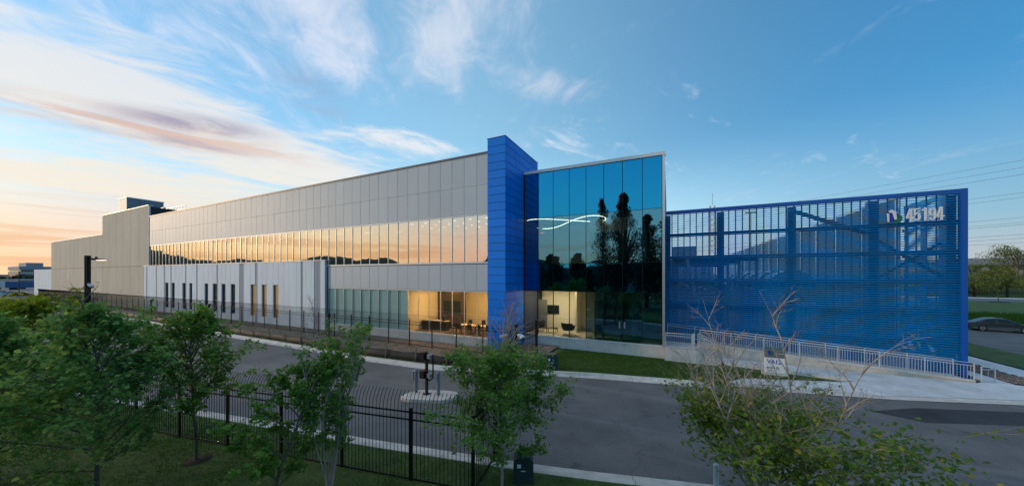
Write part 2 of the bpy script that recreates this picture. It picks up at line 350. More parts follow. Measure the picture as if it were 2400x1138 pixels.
def dup(root, loc, rz=0, label=None):
    c = root.copy(); COL.objects.link(c); c.location = loc; c.rotation_euler = (0,0,rz)
    if label: c['label'] = label
    for ch in root.children:
        d = ch.copy(); COL.objects.link(d); d.parent = c
        for g in ch.children:
            e = g.copy(); COL.objects.link(e); e.parent = d
    return c
def poly_sheet(name, pts, m, kind='structure', skirt=False):
    n = len(pts); mb = MB(); mb.add(pts, [tuple(range(n))])
    if skirt: mb.add(list(pts)+[(p[0],p[1],-.34) for p in pts], [(i,n+i,n+(i+1)%n,(i+1)%n) for i in range(n)])
    o = mb.build(name, m); tag(o, kind=kind); return o
def inside(poly, x, y):
    c = False; n = len(poly)
    for i in range(n):
        x1,y1 = poly[i][:2]; x2,y2 = poly[i-1][:2]
        if (y1 > y) != (y2 > y) and x < (x2-x1)*(y-y1)/(y2-y1)+x1: c = not c
    return c

# ------------------------------------------------------------------ ground
g = MB(); g.box(-3000, -3000, -2.0, 3000, 3000, -.35); tag(g.build('ground', 'field'), kind='structure')
FAR = [(-150,18.2),(-91.4,17.3),(-51.2,16.9),(-28.5,16.6),(-20,16.3),(-14,16.6),(-10.5,17.5),(-7.3,18.55),(-4.3,19.4),(2.1,20.6),(10,22.5),(15.1,24.2),(22,27.0),(30,31)]
NEARK = [(-150,-10),(-60,-.4),(-38,3.6),(-26.5,5.75),(-17.3,7.45),(-10.1,8.6),(-4.05,9.75),(-2.3,10.15),(2,11.3),(6,12.6),(9,14.2),(14,17.4),(22,21),(30,23)]
poly_sheet('asphalt_road', [(x,y,0.0) for x,y in FAR]+[(75,31,0.0),(75,18,0.0)]+[(x,y,0.0) for x,y in NEARK[::-1]], 'asphalt')
poly_sheet('asphalt_patch', [(8.2,20.2,.006),(10.2,21.55,.006),(14.9,23.2,.006),(20,25.3,.006),(20,24.0,.006),(15.6,22.0,.006),(12.2,20.6,.006),(9.6,19.6,.006)], 'fresh_asphalt')
poly_sheet('side_road', [(24.4,31.2,.0),(75,31.2,.0),(75,56.3,.0),(30,56.3,.0),(24.4,50,.0)], 'asphalt')
def sweep_kerb(name, line, prof, m, part, L=3.0, gap=.018):
    """kerb of separate cast lengths along a line; prof = (offset to the left of the walk, height)"""
    root = tag(thing(name, None, None, (line[len(line)//2][0], line[len(line)//2][1], 0)), kind='structure')
    P = [Vector((x,y)) for x,y in line]
    d = [0]
    for i in range(1,len(P)): d.append(d[-1]+(P[i]-P[i-1]).length)
    def at(s):
        s = max(0,min(d[-1],s))
        for i in range(1,len(d)):
            if s <= d[i] or i == len(d)-1:
                t = (s-d[i-1])/(d[i]-d[i-1]); 
                return P[i-1].lerp(P[i],t)
    def nrm(s):
        a=at(s-.8); b=at(s+.8); t=(b-a).normalized(); return Vector((-t.y,t.x))
    s = 0
    while s < d[-1]-.1:
        e = min(s+L, d[-1]); mb = MB(); k = len(prof); vs = []
        for q in np.linspace(s+gap/2, e-gap/2, 4):
            c=at(q); n=nrm(q)
            vs += [(c.x+n.x*o, c.y+n.y*o, z) for o,z in prof]
        mb.add(vs, [(i*k+j,i*k+(j+1)%k,(i+1)*k+(j+1)%k,(i+1)*k+j) for i in range(3) for j in range(k)]+[tuple(range(k))[::-1], tuple(range(3*k,4*k))])
        mb.build(part, m, root); s = e
    return root
KF = [(0,-.2),(0,.012),(.45,.02),(.50,.13),(.66,.15),(.72,.13),(.72,-.2)]
sweep_kerb('far_kerb', FAR[1:10], KF, 'kerb_concrete', 'kerb_stone')
KN = [(-.62,-.2),(-.62,.13),(-.55,.15),(-.42,.14),(-.38,.03),(0,.014),(0,-.2)]
sweep_kerb('near_kerb', NEARK[1:11], KN, 'kerb_concrete', 'kerb_stone')
# soil strip between the far kerb and the long wing
so_l = [(x,y+.7) for x,y in FAR[:8]]
def strip_mesh(name, lower, upper, m, nx=90, ny=7, amp=.06, zl=.1, zu=.0, hump=.12):
    mb = MB(); vs = []
    xs = np.linspace(max(lower[0][0],upper[0][0]), min(lower[-1][0],upper[-1][0]), nx)
    for x in xs:
        a = np.interp(x,[p[0] for p in lower],[p[1] for p in lower]); b = np.interp(x,[p[0] for p in upper],[p[1] for p in upper])
        for j in range(ny):
            t = j/(ny-1); z = zl+(zu-zl)*t+hump*math.sin(math.pi*t)+random.uniform(-amp,amp)*(0<j<ny-1)
            vs.append((x, a+(b-a)*t, z))
    mb.add(vs, [(i*ny+j,(i+1)*ny+j,(i+1)*ny+j+1,i*ny+j+1) for i in range(nx-1) for j in range(ny-1)], True)
    return tag(mb.build(name, m), kind='structure')
strip_mesh('soil_strip', so_l[:7]+[(-8.55,18.95)], [(-150,23.8),(-11.95,23.8),(-11.8,27.2),(-8.5,27.2)], 'soil', nx=340, hump=.03, amp=.035)
# lawn in front of the glass block, sinking towards the plinth
LAWN = [(-8.0,19.05),(-4.3,20.12),(2.0,21.3),(3.6,22.6),(8.2,24.4),(9.2,25.6),(6.3,25.9),(5.0,26.2),(3.4,26.45),(2.0,26.4),(-.4,27.0),(-8.0,27.3)]
def lawn_z(x, y):
    d = max(0, min(1, (y-20)/6.5)); e = max(0, min(1, (4-x)/5)); return .12-.32*d*e-.03*d
def lawn_mesh(name, poly, zf, m, step=.45):
    xs = [p[0] for p in poly]; ys = [p[1] for p in poly]; mb = MB(); idx = {}
    nx = int((max(xs)-min(xs))/step)+1; ny = int((max(ys)-min(ys))/step)+1
    for i in range(nx):
        for j in range(ny):
            x = min(xs)+i*step; y = min(ys)+j*step
            if inside(poly, x+step/2, y+step/2):
                q = []
                for a,b in ((0,0),(1,0),(1,1),(0,1)):
                    k = (i+a,j+b)
                    if k not in idx: idx[k] = len(mb.v); X=min(xs)+k[0]*step; Y=min(ys)+k[1]*step; mb.v.append((X,Y,zf(X,Y)))
                    q.append(idx[k])
                mb.f.append(tuple(q)); mb.sm.append(True); mb.mi.append(0)
    return tag(mb.build(name, m), kind='structure')
strip_mesh('front_lawn', [(-8.7,18.85),(-4.3,20.08),(2.1,21.35),(4.0,22.95),(8.6,24.5),(9.4,25.0)], [(-8.7,27.25),(-.4,27.25),(1.5,27.0),(3.4,26.5),(6.3,25.95),(9.4,25.6)], 'turf', nx=70, ny=9, amp=.025, zl=.13, zu=-.2, hump=.0)
strip_mesh('near_lawn', [(-150,-60),(30,-60)], [(-150,-10.7),(-60,-1.1),(-38,2.95),(-26.5,5.1),(-17.3,6.8),(-10.1,7.95),(-4.05,9.1),(-2.3,9.5),(2,10.65),(6,11.95),(9,13.5),(14,16.7),(22,20.3),(30,22.3)], 'turf', nx=160, ny=40, amp=.03, zl=.0, zu=.12, hump=0)
# concrete apron and walks
poly_sheet('concrete_apron', [(2.9,21.6,.135),(5.0,22.0,.03),(10,23.1,.03),(15.1,24.9,.03),(22,27.8,.03),(17.3,28.3,.05),(17.1,34,.08),(16.4,34,.08),(16.4,28.6,.06),(15.6,27.8,.06),(8.2,27.7,.10),(3.45,27.9,.13),(3.45,26.55,.13),(6.4,26.0,.13),(9.5,25.4,.11),(8.6,24.6,.11),(4.0,23.0,.135)], 'pale_concrete', skirt=True)
poly_sheet('apron_edge', [(4.9,21.35,.02),(10,22.5,.02),(15.1,24.2,.02),(22,27.0,.02),(22,27.75,.026),(15.1,24.85,.026),(10,23.05,.026),(5.0,21.95,.026)], 'kerb_concrete')
poly_sheet('warning_pad', [(4.2,22.0,.139),(5.6,22.3,.05),(5.9,22.75,.05),(4.5,22.5,.139)], 'plinth_concrete')
poly_sheet('side_walk', [(18.75,28.5,.06),(20.6,27.6,.06),(20.3,36,.06),(20.2,70,.06),(18.7,70,.06)], 'pale_concrete', skirt=True)
poly_sheet('side_verge', [(20.7,27.4,.05),(24.3,29.8,.05),(24.3,90,.05),(20.3,90,.05)], 'turf', skirt=True)
poly_sheet('verge_ground', [(2.2,20.9,-.06),(24.4,28.4,-.06),(24.4,60,-.06),(16.6,60,-.06),(16.3,28.6,-.06),(3.3,27.9,-.06)], 'turf')
# ------------------------------------------------------------------ main building
B = thing('office_building', 'long two storey grey panelled office building with blue fin tower and glass entrance block', 'building', (-48, 24, 0))
PW = (82.80-13.62)/53
us = [-82.80+i*PW for i in range(54)]
V = 23.95
core = MB()
core.box(-143.0,31.9,-.2,-12.0,76,16.2)                  # mass behind the front rooms
core.box(-143.0,24.12,-.2,-82.85,31.9,14.3)
core.box(-106,24.12,14.3,-82.85,31.9,18.3)
core.box(-82.85,24.10,11.44,-13.6,31.9,16.2)             # behind the upper panels
core.box(-82.85,24.10,4.80,-13.6,31.9,7.12)              # floor zone between storeys
core.box(-82.85,24.10,-.2,-23.0,31.9,4.80)
core.box(-23.0,24.10,-.2,-13.6,31.9,.62)
body = core.build('building_core', 'dark_gap', B)
ud = MB(); ud.box(-82.8,24.0,11.40,-13.6,24.09,16.42); upper = ud.build('upper_wall', 'dark_gap', B)
pm1 = MB().cbox(-PW/2+.012,0,0,PW/2-.012,.045,2.43,.006).mesh('cladding_panel', 'grey_metal')
pm2 = MB().cbox(-PW/2+.012,0,0,PW/2-.012,.045,2.58,.006).mesh('cladding_panel', 'grey_metal')
pm3 = MB().cbox(-PW/2+.012,0,0,PW/2-.012,.045,2.29,.006).mesh('cladding_panel', 'grey_metal')
def tiny(): return Matrix.Rotation(R(random.gauss(0,.10)),3,'Z') @ Matrix.Rotation(R(random.gauss(0,.10)),3,'X')
for i in range(53):
    x = (us[i]+us[i+1])/2
    piece('cladding_panel', pm1, upper, (x,V,11.415), tiny()); piece('cladding_panel', pm2, upper, (x,V,13.86), tiny())
MB().box(-82.85,V-.05,16.44,-13.58,24.4,16.62).build('coping', 'dark_coping', B)
# window band of the upper floor
band = MB(); band.box(-82.8,V-.02,7.13,-13.6,24.09,7.28); band.box(-82.8,V+.0,11.28,-13.6,24.09,11.40)
band = band.build('window_band', 'white_trim', B)
pane_u = MB().box(-PW/2+.03,0,0,PW/2-.03,.008,3.99).mesh('window_pane', 'window_glass')
mul_u = MB().box(-.024,-.015,0,.024,.10,3.99).mesh('mullion', 'silver')
for i in range(54):
    if i < 53: piece('window_pane', pane_u, band, ((us[i]+us[i+1])/2,V+.06,7.285), Matrix.Rotation(R(random.gauss(0,.12)),3,'Z') @ Matrix.Rotation(R(random.gauss(0,.10)),3,'X'))
    piece('mullion', mul_u, band, (us[i] if i else us[0]+.03,V+.02,7.285))
room = MB(); room.box(-82.7,31.6,7.2,-13.65,31.85,11.3); uprm = room.build('upper_room_wall', 'upper_wall_tan', B)
MB().box(-82.7,24.2,11.3,-13.65,31.6,11.43).build('upper_ceiling', 'ceiling_white', B)
MB().box(-82.7,24.2,7.125,-13.65,31.6,7.16).build('upper_floor', 'carpet', B)
cols = MB()
for x in (-74,-62,-50,-38.5,-26.4): cols.box(x-.3,25.2,7.16,x+.3,25.8,11.3)
cols.build('room_column', 'white_trim', B)
mb = MB(); mb.box(-18.2,27.6,7.16,-13.7,27.75,9.7); mb.build('office_partition', 'room_dark', B)
# middle wall band and the ground floor windows east of the white wall
ue = [u for u in us if u > -34.6]; ue[0] = -34.5
sp = MB(); sp.box(-34.5,24.0,4.72,-13.6,24.09,7.12); sp = sp.build('middle_wall', 'dark_gap', B)
gw = MB(); gw.box(-34.5,V-.06,.64,-13.6,24.09,.78); gw.box(-34.5,V-.01,4.66,-13.6,24.09,4.745); gw = gw.build('ground_window_band', 'white_trim', B)
MB().box(-34.5,V-.02,-.4,-13.6,24.09,.63).build('plinth', 'plinth_concrete', B)
pane_c = MB().box(-PW/2+.03,0,0,PW/2-.03,.008,3.87).mesh('window_pane', 'clear_glass')
pane_b = MB().box(-PW/2+.03,0,0,PW/2-.03,.008,3.87).mesh('window_pane', 'clear_glass')
blind = MB().box(-PW/2+.035,.06,0,PW/2-.035,.075,3.87).mesh('blind', 'blind_teal')
mul_g = MB().box(-.024,-.015,0,.024,.06,3.87).mesh('mullion', 'silver')
for i in range(len(ue)):
    if i < len(ue)-1:
        x = (ue[i]+ue[i+1])/2; piece('cladding_panel', pm3, sp, (x,V,4.77), tiny())
        if x < -22.9:
            piece('blind', blind, gw, (x,V+.06,.785)); piece('window_pane', pane_b, gw, (x,V+.06,.785), tiny())
        else: piece('window_pane', pane_c, gw, (x,V+.06,.785), tiny())
    piece('mullion', mul_g, gw, (ue[i] if i else ue[0]+.03,V+.02,.785))
# conference room shell
cr = MB(); cr.box(-22.95,31.6,.65,-13.62,31.85,4.78); cr.box(-23.0,24.15,.65,-22.86,31.6,4.78); cr.box(-13.70,24.15,.65,-13.62,31.6,4.78)
cr = cr.build('meeting_room_wall', 'room_wall', B)
MB().box(-22.86,24.15,.625,-13.7,31.6,.66).build('meeting_room_floor', 'carpet', B)
MB().box(-22.86,24.15,4.74,-13.7,31.6,4.78).build('meeting_room_ceiling', 'ceiling_white', B)
MB().box(-22.85,28.6,.66,-19.2,28.75,4.74).build('brown_partition', 'brown_panel', B)
# white ribbed wall with slit windows
WW = thing('ribbed_wall', None, None, (-60,23.7,0)); WW.parent = B; WW.matrix_parent_inverse = WORLD[B].inverted()
SL = [(-75.6,-74.4),(-73.2,-72.1),(-69.4,-68.4),(-67.05,-66.1),(-62.2,-61.15),(-59.8,-58.65),(-57.3,-56.2),(-54.8,-53.65),(-49.8,-48.7),(-47.2,-46.1),(-44.7,-43.55)]
wb = MB(); wb.box(-84.7,23.80,-.4,-34.6,23.93,.80); wb.box(-84.7,23.80,4.90,-34.6,23.93,7.76)
e = [-84.7]
for a,b in SL: wb.box(e[-1],23.80,.8,a,23.93,4.9); e.append(b)
wb.box(e[-1],23.80,.8,-34.6,23.93,4.9)
wbk = wb.build('backing_wall', 'grey_stripe', WW)
x = -84.7; si = 0; edges = []
while x < -34.62:
    nxt = x + random.choice([.55,.8,1.1,1.1,1.5,.4])
    if si < len(SL) and nxt > SL[si][0]-.35: edges.append((x,SL[si][0],False)); edges.append((SL[si][0],SL[si][1],True)); x = SL[si][1]; si += 1
    else: nxt = min(nxt,-34.6); edges.append((x,nxt,False)); x = nxt
for a,b,slit in edges:
    if b-a < .05: continue
    grey = (not slit) and (b-a) < .62 and random.random() < .75
    y0 = 23.73 if grey else 23.69; m = 'grey_stripe' if grey else 'white_precast'
    for z0,z1 in (((-.4,.78),(4.92,7.76)) if slit else ((-.4,7.76),)):
        MB().cbox(a+.012,y0,z0,b-.012,23.797,z1,.012).build('wall_strip', m, WW)
for k,(a,b) in enumerate(SL):
    MB().box(a,23.87,.8,b,23.88,4.9).build('slit_window', 'dark_pane' if k < 8 else 'clear_glass', WW)
    MB().box(a,23.84,.84,a+.05,23.868,4.9).box(b-.05,23.84,.84,b,23.868,4.9).box(a+.05,23.84,4.84,b-.05,23.868,4.9).box(a+.05,23.84,2.5,b-.05,23.868,2.55).build('window_frame', 'dark_coping', WW)
    MB().box(a-.03,23.66,.79,b+.03,23.86,.84).build('window_sill', 'white_trim', WW)
    MB().box(a,24.02,.8,b,24.05,4.9).build('blind', 'glowing_blind' if k >= 8 else 'blind_grey', WW)  # the last three glow in place of lit rooms
MB().box(-84.75,23.64,7.765,-34.55,23.94,7.84).build('wall_cap', 'white_trim', WW)
# beige precast hall
BW = thing('precast_wall', None, None, (-110,23.85,0)); BW.parent = B; BW.matrix_parent_inverse = WORLD[B].inverted()
BE = [-143.17,-138.9,-134.8,-131.2,-127.6,-124.5,-121.4,-116.7,-113.3,-109.6,-105.9,-102.1,-98.3,-94.6,-90.9,-87.1,-82.86]
for i in range(len(BE)-1):
    a,b = BE[i]+.02, BE[i+1]-.02
    if i in (1,4,8,12): a += .02
    top = 14.55 if b < -105.8 else 18.45
    MB().cbox(a,23.85,-.4,b,24.1,7.77,.02).build('precast_panel', 'beige_precast', BW)
    MB().cbox(a,23.85,7.81,b,24.1,top,.02).build('precast_panel', 'beige_precast', BW)
cp = MB(); cp.box(-143.22,23.8,14.56,-105.95,24.4,14.68); cp.box(-105.95,23.8,18.46,-82.82,24.4,18.58); cp.box(-82.94,23.86,-.2,-82.84,24.1,18.4)
cp.build('coping', 'white_trim', BW)
lv = MB()
for k in range(6): lv.box(-128.9,23.78,5.0+k*.32,-128.3,23.86,5.16+k*.32)
lv.build('vent_louver', 'silver', BW)
# low screen wall beyond the hall
LW = thing('low_screen_wall', None, None, (-150,24.5,0)); LW.parent = B; LW.matrix_parent_inverse = WORLD[B].inverted()
MB().box(-163,24.4,-.4,-144,24.6,7.7).build('backing_wall', 'grey_stripe', LW)
x = -163
while x < -144.2:
    wd = random.choice([.9,1.3,1.8,2.2]); b = min(-144,x+wd); MB().cbox(x+.03,24.3,-.4,b-.03,24.39,7.72,.03).build('wall_strip', 'white_precast', LW); x = b
# rooftop: stair penthouse, blue louvred plant screen, guard rail
PH = MB(); PH.box(-105.6,26,16.2,-101,31.4,22.2); PH = PH.build('rooftop_penthouse', 'grey_metal', B)
for k in range(3): MB().cbox(-105.6+k*1.53+.02,25.94,16.2,-104.07+k*1.53-.02,25.99,22.1,.01).build('cladding_panel', 'grey_metal', PH)
sidep = MB().box(0,0,0,.05,1.77,5.9).mesh('cladding_panel', 'shade_grey')
for k in range(3): piece('cladding_panel', sidep, PH, (-100.99,26.02+k*1.8,16.25))
MB().box(-105.7,25.9,22.2,-100.9,31.5,22.33).build('coping', 'white_trim', PH)
PS = MB()
for k in range(10): PS.box(-95,27.5,16.4+k*.28,-88.3,27.56,16.58+k*.28)
for x in (-94.9,-91.6,-88.4): PS.box(x-.08,27.57,16.2,x+.08,27.72,19.25)
PS.box(-95.05,27.45,19.2,-88.25,27.75,19.32); PS.build('plant_screen', 'frame_blue', B)
MB().box(-95,27.8,16.2,-88.4,27.9,19.1).build('plant_screen_back', 'steel_blue_grey', B)
GR = MB()
for x in np.arange(-88,-79.5,1.2): GR.box(x-.03,27.6,16.2,x+.03,27.66,19.0)
for z in (18.95,18.3,17.6): GR.box(-88.2,27.6,z,-79.5,27.66,z+.09)
GR.build('roof_guard_rail', 'frame_blue', B)
# blue fin tower
TW = MB().box(-13.53,23.44,-.4,-11.93,30.57,17.3).build('fin_tower', 'dark_gap', B)
RH = .662; tf = MB().cbox(-.832,0,.013,.832,.035,RH-.013,.008).mesh('cladding_panel', 'tower_blue')
sd = [23.42,25.31,27.04,28.76,30.6]
rz90 = Matrix.Rotation(R(90),3,'Z')
tsd = [MB().cbox(.012,0,.013,sd[k+1]-sd[k]-.012,.035,RH-.013,.008).mesh('cladding_panel', 'tower_blue') for k in range(4)]
for r in range(27):
    z = 17.36-(r+1)*RH
    piece('cladding_panel', tf, TW, (-12.715,23.40,z), tiny())
    for k in range(4):
        if k >= 2 and z < 15.0: continue
        piece('cladding_panel', tsd[k], TW, (-11.88,sd[k],z), rz90 @ Matrix.Rotation(R(random.gauss(0,.08)),3,'X'))
    piece('cladding_panel', MB().cbox(.01,0,.008,.53,.03,RH-.008,.006).mesh('cladding_panel','tower_blue') if r == 0 else left_m, TW, (-13.56,23.96,z), Matrix.Rotation(R(-90),3,'Z')) if r else None
    if r == 0: left_m = MB().cbox(.01,0,.008,.53,.03,RH-.008,.006).mesh('cladding_panel','tower_blue')
MB().box(-13.58,23.38,17.365,-11.86,30.63,17.42).build('coping', 'frame_blue', TW)
# glass entrance block
GB = thing('entrance_block', None, None, (-6,27.2,0)); GB.parent = B; GB.matrix_parent_inverse = WORLD[B].inverted()
GU = [-11.86,-10.55,-9.12,-7.68,-6.24,-4.79,-3.33,-1.85,-.46]; GZ = [.80,4.74,7.12,11.23,15.2]
for i in range(8):
    for j in range(4):
        m = {0:'lobby_clear' if i < 4 else 'lobby_glass', 1:'spandrel_glass', 2:'lobby_glass', 3:'spandrel_glass'}[j]
        a,b = GU[i],GU[i+1]; z0,z1 = GZ[j],GZ[j+1]
        mb = MB().box(-(b-a)/2+.012,0,.012,(b-a)/2-.012,.01,z1-z0-.012)
        mb.build('glass_pane', m, GB, ((a+b)/2,27.2,z0), Matrix.Rotation(R(random.gauss(0,.22)),3,'Z') @ Matrix.Rotation(R(random.gauss(0,.18)),3,'X'))
for i,a in enumerate(GU): MB().box(a-.022 if i else a,27.185,.8,a+.022,27.33,15.2).build('mullion', 'black_metal', GB)
for z in GZ[1:4]: MB().box(-11.86,27.188,z-.014,-.46,27.3,z+.014).build('transom', 'black_metal', GB)
for i in (0,2): MB().box(-11.88,27.22,GZ[1]+.02 if i == 0 else GZ[3]+.02,-.44,27.26,(GZ[2] if i == 0 else GZ[4])-.02).build('spandrel_back', 'dark_gap', GB)
MB().box(-11.88,27.08,15.22,-.22,27.6,15.48).build('roof_edge', 'white_trim', GB)
MB().box(-.44,27.10,.70,-.26,27.40,15.21).build('corner_trim', 'silver', GB)
MB().box(-12.0,27.35,15.0,-.3,46,15.21).build('block_roof', 'dark_coping', GB)
MB().box(-.42,27.42,-.3,-.28,46,15.19).build('side_wall', 'yard_grey', GB)
MB().box(-11.87,27.12,.68,-.3,27.34,.79).build('sill', 'white_trim', GB)
MB().box(-11.87,27.16,-.6,-.3,27.34,.67).build('plinth', 'plinth_concrete', GB)
MB().box(-13.0,30.0,15.5,-8.0,30.3,15.75).build('roof_parapet', 'dark_coping', GB)
lb = MB(); lb.box(-11.86,31.8,.7,-5.9,32.0,4.74); lb.box(-5.95,28.9,.7,-5.8,31.8,4.74); lb.box(-7.9,30.0,.7,-7.75,31.8,4.74)
lb.build('lobby_wall', 'room_wall', GB)
MB().box(-11.86,27.36,.66,-5.8,31.8,.80).build('lobby_floor', 'room_floor', GB)
MB().box(-5.8,27.36,.66,-.45,33,.80).build('vestibule_floor', 'plinth_concrete', GB)
MB().box(-11.86,27.36,4.75,-.45,33,4.80).build('lobby_ceiling', 'ceiling_white', GB)
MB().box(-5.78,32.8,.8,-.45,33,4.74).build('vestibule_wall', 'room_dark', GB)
MB().box(-11.84,30.6,.8,-10.9,30.7,3.7).build('interior_door', 'sign_grey', GB)
MB().box(-2.75,28.4,.8,-2.3,28.6,4.7).build('blue_column', 'partition_blue', GB)
MB().box(-1.9,28.4,.8,-1.78,28.6,4.7).build('blue_column', 'partition_blue', GB)
dr = MB()
for a,b in ((-5.55,-4.85),(-4.83,-3.4),(-3.38,-2.0)): dr.box(a,27.29,.82,a+.07,27.37,4.0); dr.box(b-.07,27.29,.82,b,27.37,4.0); dr.box(a+.07,27.29,.82,b-.07,27.37,1.0); dr.box(a+.07,27.29,3.9,b-.07,27.37,4.0)
dr.build('door_frame', 'black_metal', GB)
hd = MB(); hd.box(-3.60,27.14,1.9,-3.5,27.18,2.4); hd.box(-3.22,27.14,1.9,-3.12,27.18,2.4); hd.build('door_handle', 'silver', GB)
ul = MB(); ul.box(-11.86,34.8,7.1,-.45,35,15); ul.build('upper_lobby_wall', 'room_wall', GB)
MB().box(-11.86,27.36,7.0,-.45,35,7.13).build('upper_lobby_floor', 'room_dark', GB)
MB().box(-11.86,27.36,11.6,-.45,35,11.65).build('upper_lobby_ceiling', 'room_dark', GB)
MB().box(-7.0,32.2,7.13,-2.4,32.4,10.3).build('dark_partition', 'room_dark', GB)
MB().box(-7.0,32.2,10.32,-2.4,32.4,11.6).build('upper_fascia', 'room_wall', GB)
MB().box(-2.3,28.5,7.13,-1.6,28.7,11.2).build('blue_column', 'partition_blue', GB)
MB().box(-11.6,30.0,7.13,-10.7,30.1,9.9).build('interior_door', 'black_metal', GB)
pts = [(-8.9+3.7*math.sin(t), 30.2+2.3*math.sin(2*t), 11.22+.20*math.sin(t+1)) for t in np.linspace(0, 2*math.pi, 60)]
rl = MB().tube(pts, .026, 6, False).build('ring_light', 'ring_light'); tag(rl, 'glowing white figure eight ring light under the upper lobby ceiling', 'light')

# ------------------------------------------------------------------ interior lamps and furniture
def ceiling_lamp(kind, x0, y0, z, x1, y1, label, group, m):
    o = MB().box(x0,y0,z-.03,x1,y1,z).build('ceiling_light', m); tag(o, label, 'ceiling light', group)
for i in range(3):
    for j in range(2): ceiling_lamp('p', -21.4+i*2.7, 25.6+j*2.8, 4.735, -20.2+i*2.7, 26.2+j*2.8, ('front','inner')[j]+' row warm ceiling panel of the meeting room, '+ORD[i]+' from the counter', 'ceiling lights in the meeting room', 'warm_panel')
for i in range(3): ceiling_lamp('l', -11.2+i*1.15, 28.9, 4.745, -10.4+i*1.15, 29.9, 'pale ceiling light panel of the ground floor lobby, '+ORD[i]+' from the blue fin', 'ceiling lights in the lobby', 'lobby_panel')
for i,x in enumerate((-62,-57,-54,-50,-47.5,-42.5,-37.5,-33.5,-29.7)): ceiling_lamp('s', x, 27+(i%3)*.9, 11.29, x+1.4, 27.12+(i%3)*.9, 'slim strip light behind the upper windows, '+ORD[i]+' from the far end', 'strip lights of the upper office', 'strip_lamp')
for i in range(6):
    for j in range(4): ceiling_lamp('d', -23.6+i*1.75, 25.3+j*1.5, 11.29, -23.45+i*1.75, 25.45+j*1.5, 'small round downlight, '+ORD[j]+' row from the upper windows, '+ORD[5-i]+' from the blue fin', 'downlights of the upper lounge', 'downlight')
def office_chair(loc, rz, label):
    t = thing('office_chair', label, 'chair', loc, rz, 'black chairs at the meeting tables')
    local(t, MB().cbox(-.24,-.24,.44,.24,.24,.5,.02), 'seat', 'black_plastic')
    b = MB(); b.add([(-.23,.22,.55),(.23,.22,.55),(.21,.30,1.02),(-.21,.30,1.02),(-.23,.26,.55),(.23,.26,.55),(.21,.34,1.02),(-.21,.34,1.02)], [(0,1,2,3),(7,6,5,4),(0,4,5,1),(1,5,6,2),(2,6,7,3),(3,7,4,0)]); local(t, b, 'backrest', 'black_plastic')
    f = MB(); f.tube([(0,0,.06),(0,0,.44)],.03,6)
    for k in range(5): a = k*1.2566; f.tube([(0,0,.1),(.28*math.cos(a),.28*math.sin(a),.03)],.02,4)
    local(t, f, 'swivel_base', 'black_metal')
    local(t, MB().tube([(-.26,-.1,.68),(-.28,.2,.68),(-.26,.24,.5)],.015,4).tube([(.26,-.1,.68),(.28,.2,.68),(.26,.24,.5)],.015,4), 'armrest', 'black_plastic')
    return t
c0 = office_chair((-18.4,25.3,.66), R(160), 'black office chair by the window, nearest to the dark counter')
for (x,y,a,l) in ((-17.4,25.2,175,'second black office chair along the meeting room window'),(-16.4,25.3,185,'third black office chair along the meeting room window'),(-15.4,25.2,190,'fourth black office chair along the meeting room window'),(-14.5,25.3,200,'black office chair by the window, nearest to the blue fin'),
                  (-17.9,27.3,10,'black office chair behind the tables, nearest to the dark counter'),(-16.5,27.4,-5,'middle black office chair behind the meeting tables'),(-15.0,27.3,-8,'black office chair behind the tables, nearest to the blue fin')): dup(c0, (x,y,.66), R(a), l)
def table(loc, L, W, H, label, group=None, top='table_top', name='meeting_table'):
    t = thing(name, label, 'table', loc, 0, group)
    local(t, MB().cbox(-L/2,-W/2,H-.04,L/2,W/2,H,.008), 'table_top', top)
    for sx in (-1,1):
        for sy in (-1,1): local(t, MB().box(sx*(L/2-.06)-.02,sy*(W/2-.06)-.02,0,sx*(L/2-.06)+.02,sy*(W/2-.06)+.02,H-.04), 'leg', 'black_metal')
table((-17.2,26.3,.66), 1.9, .9, .74, 'pale meeting table behind black chairs, beside the counter')
table((-15.1,26.3,.66), 1.9, .9, .74, 'pale meeting table behind black chairs, beside the blue fin')
ct = thing('counter', 'dark credenza counter with pale top inside the meeting room', 'counter', (-21.2,26.2,.66))
local(ct, MB().cbox(-1.5,-.3,0,1.5,.3,.9,.01), 'cabinet', 'black_plastic'); local(ct, MB().box(-1.55,-.35,.905,1.55,.35,.95), 'counter_top', 'table_top')
cm = thing('coffee_machine', 'black coffee machine standing on the counter', 'coffee machine', (-20.1,26.2,1.61))
local(cm, MB().cbox(-.15,-.2,0,.15,.2,.5,.02).box(-.12,-.32,.38,.12,-.21,.48).box(-.12,-.32,0,.12,-.21,.04), 'machine_body', 'black_plastic')
def screen(loc, W, H, label, m='black_plastic'):
    t = thing('wall_screen', label, 'screen', loc); local(t, MB().cbox(-W/2,0,0,W/2,.05,H,.01), 'screen_frame', m); local(t, MB().box(-W/2+.04,-.006,.04,W/2-.04,-.001,H-.04), 'display', 'car_glass')
screen((-20.9,28.5,2.0), 2.2, 1.4, 'large dark display on the brown meeting room wall')
screen((-10.75,31.7,2.2), 1.5, .88, 'black television on the pale lobby wall')
pb = MB().cbox(-17.6,31.5,1.7,-15.4,31.58,3.9,.01).build('pin_board', 'wood'); tag(pb, 'brown board on the back wall behind the meeting tables', 'board')
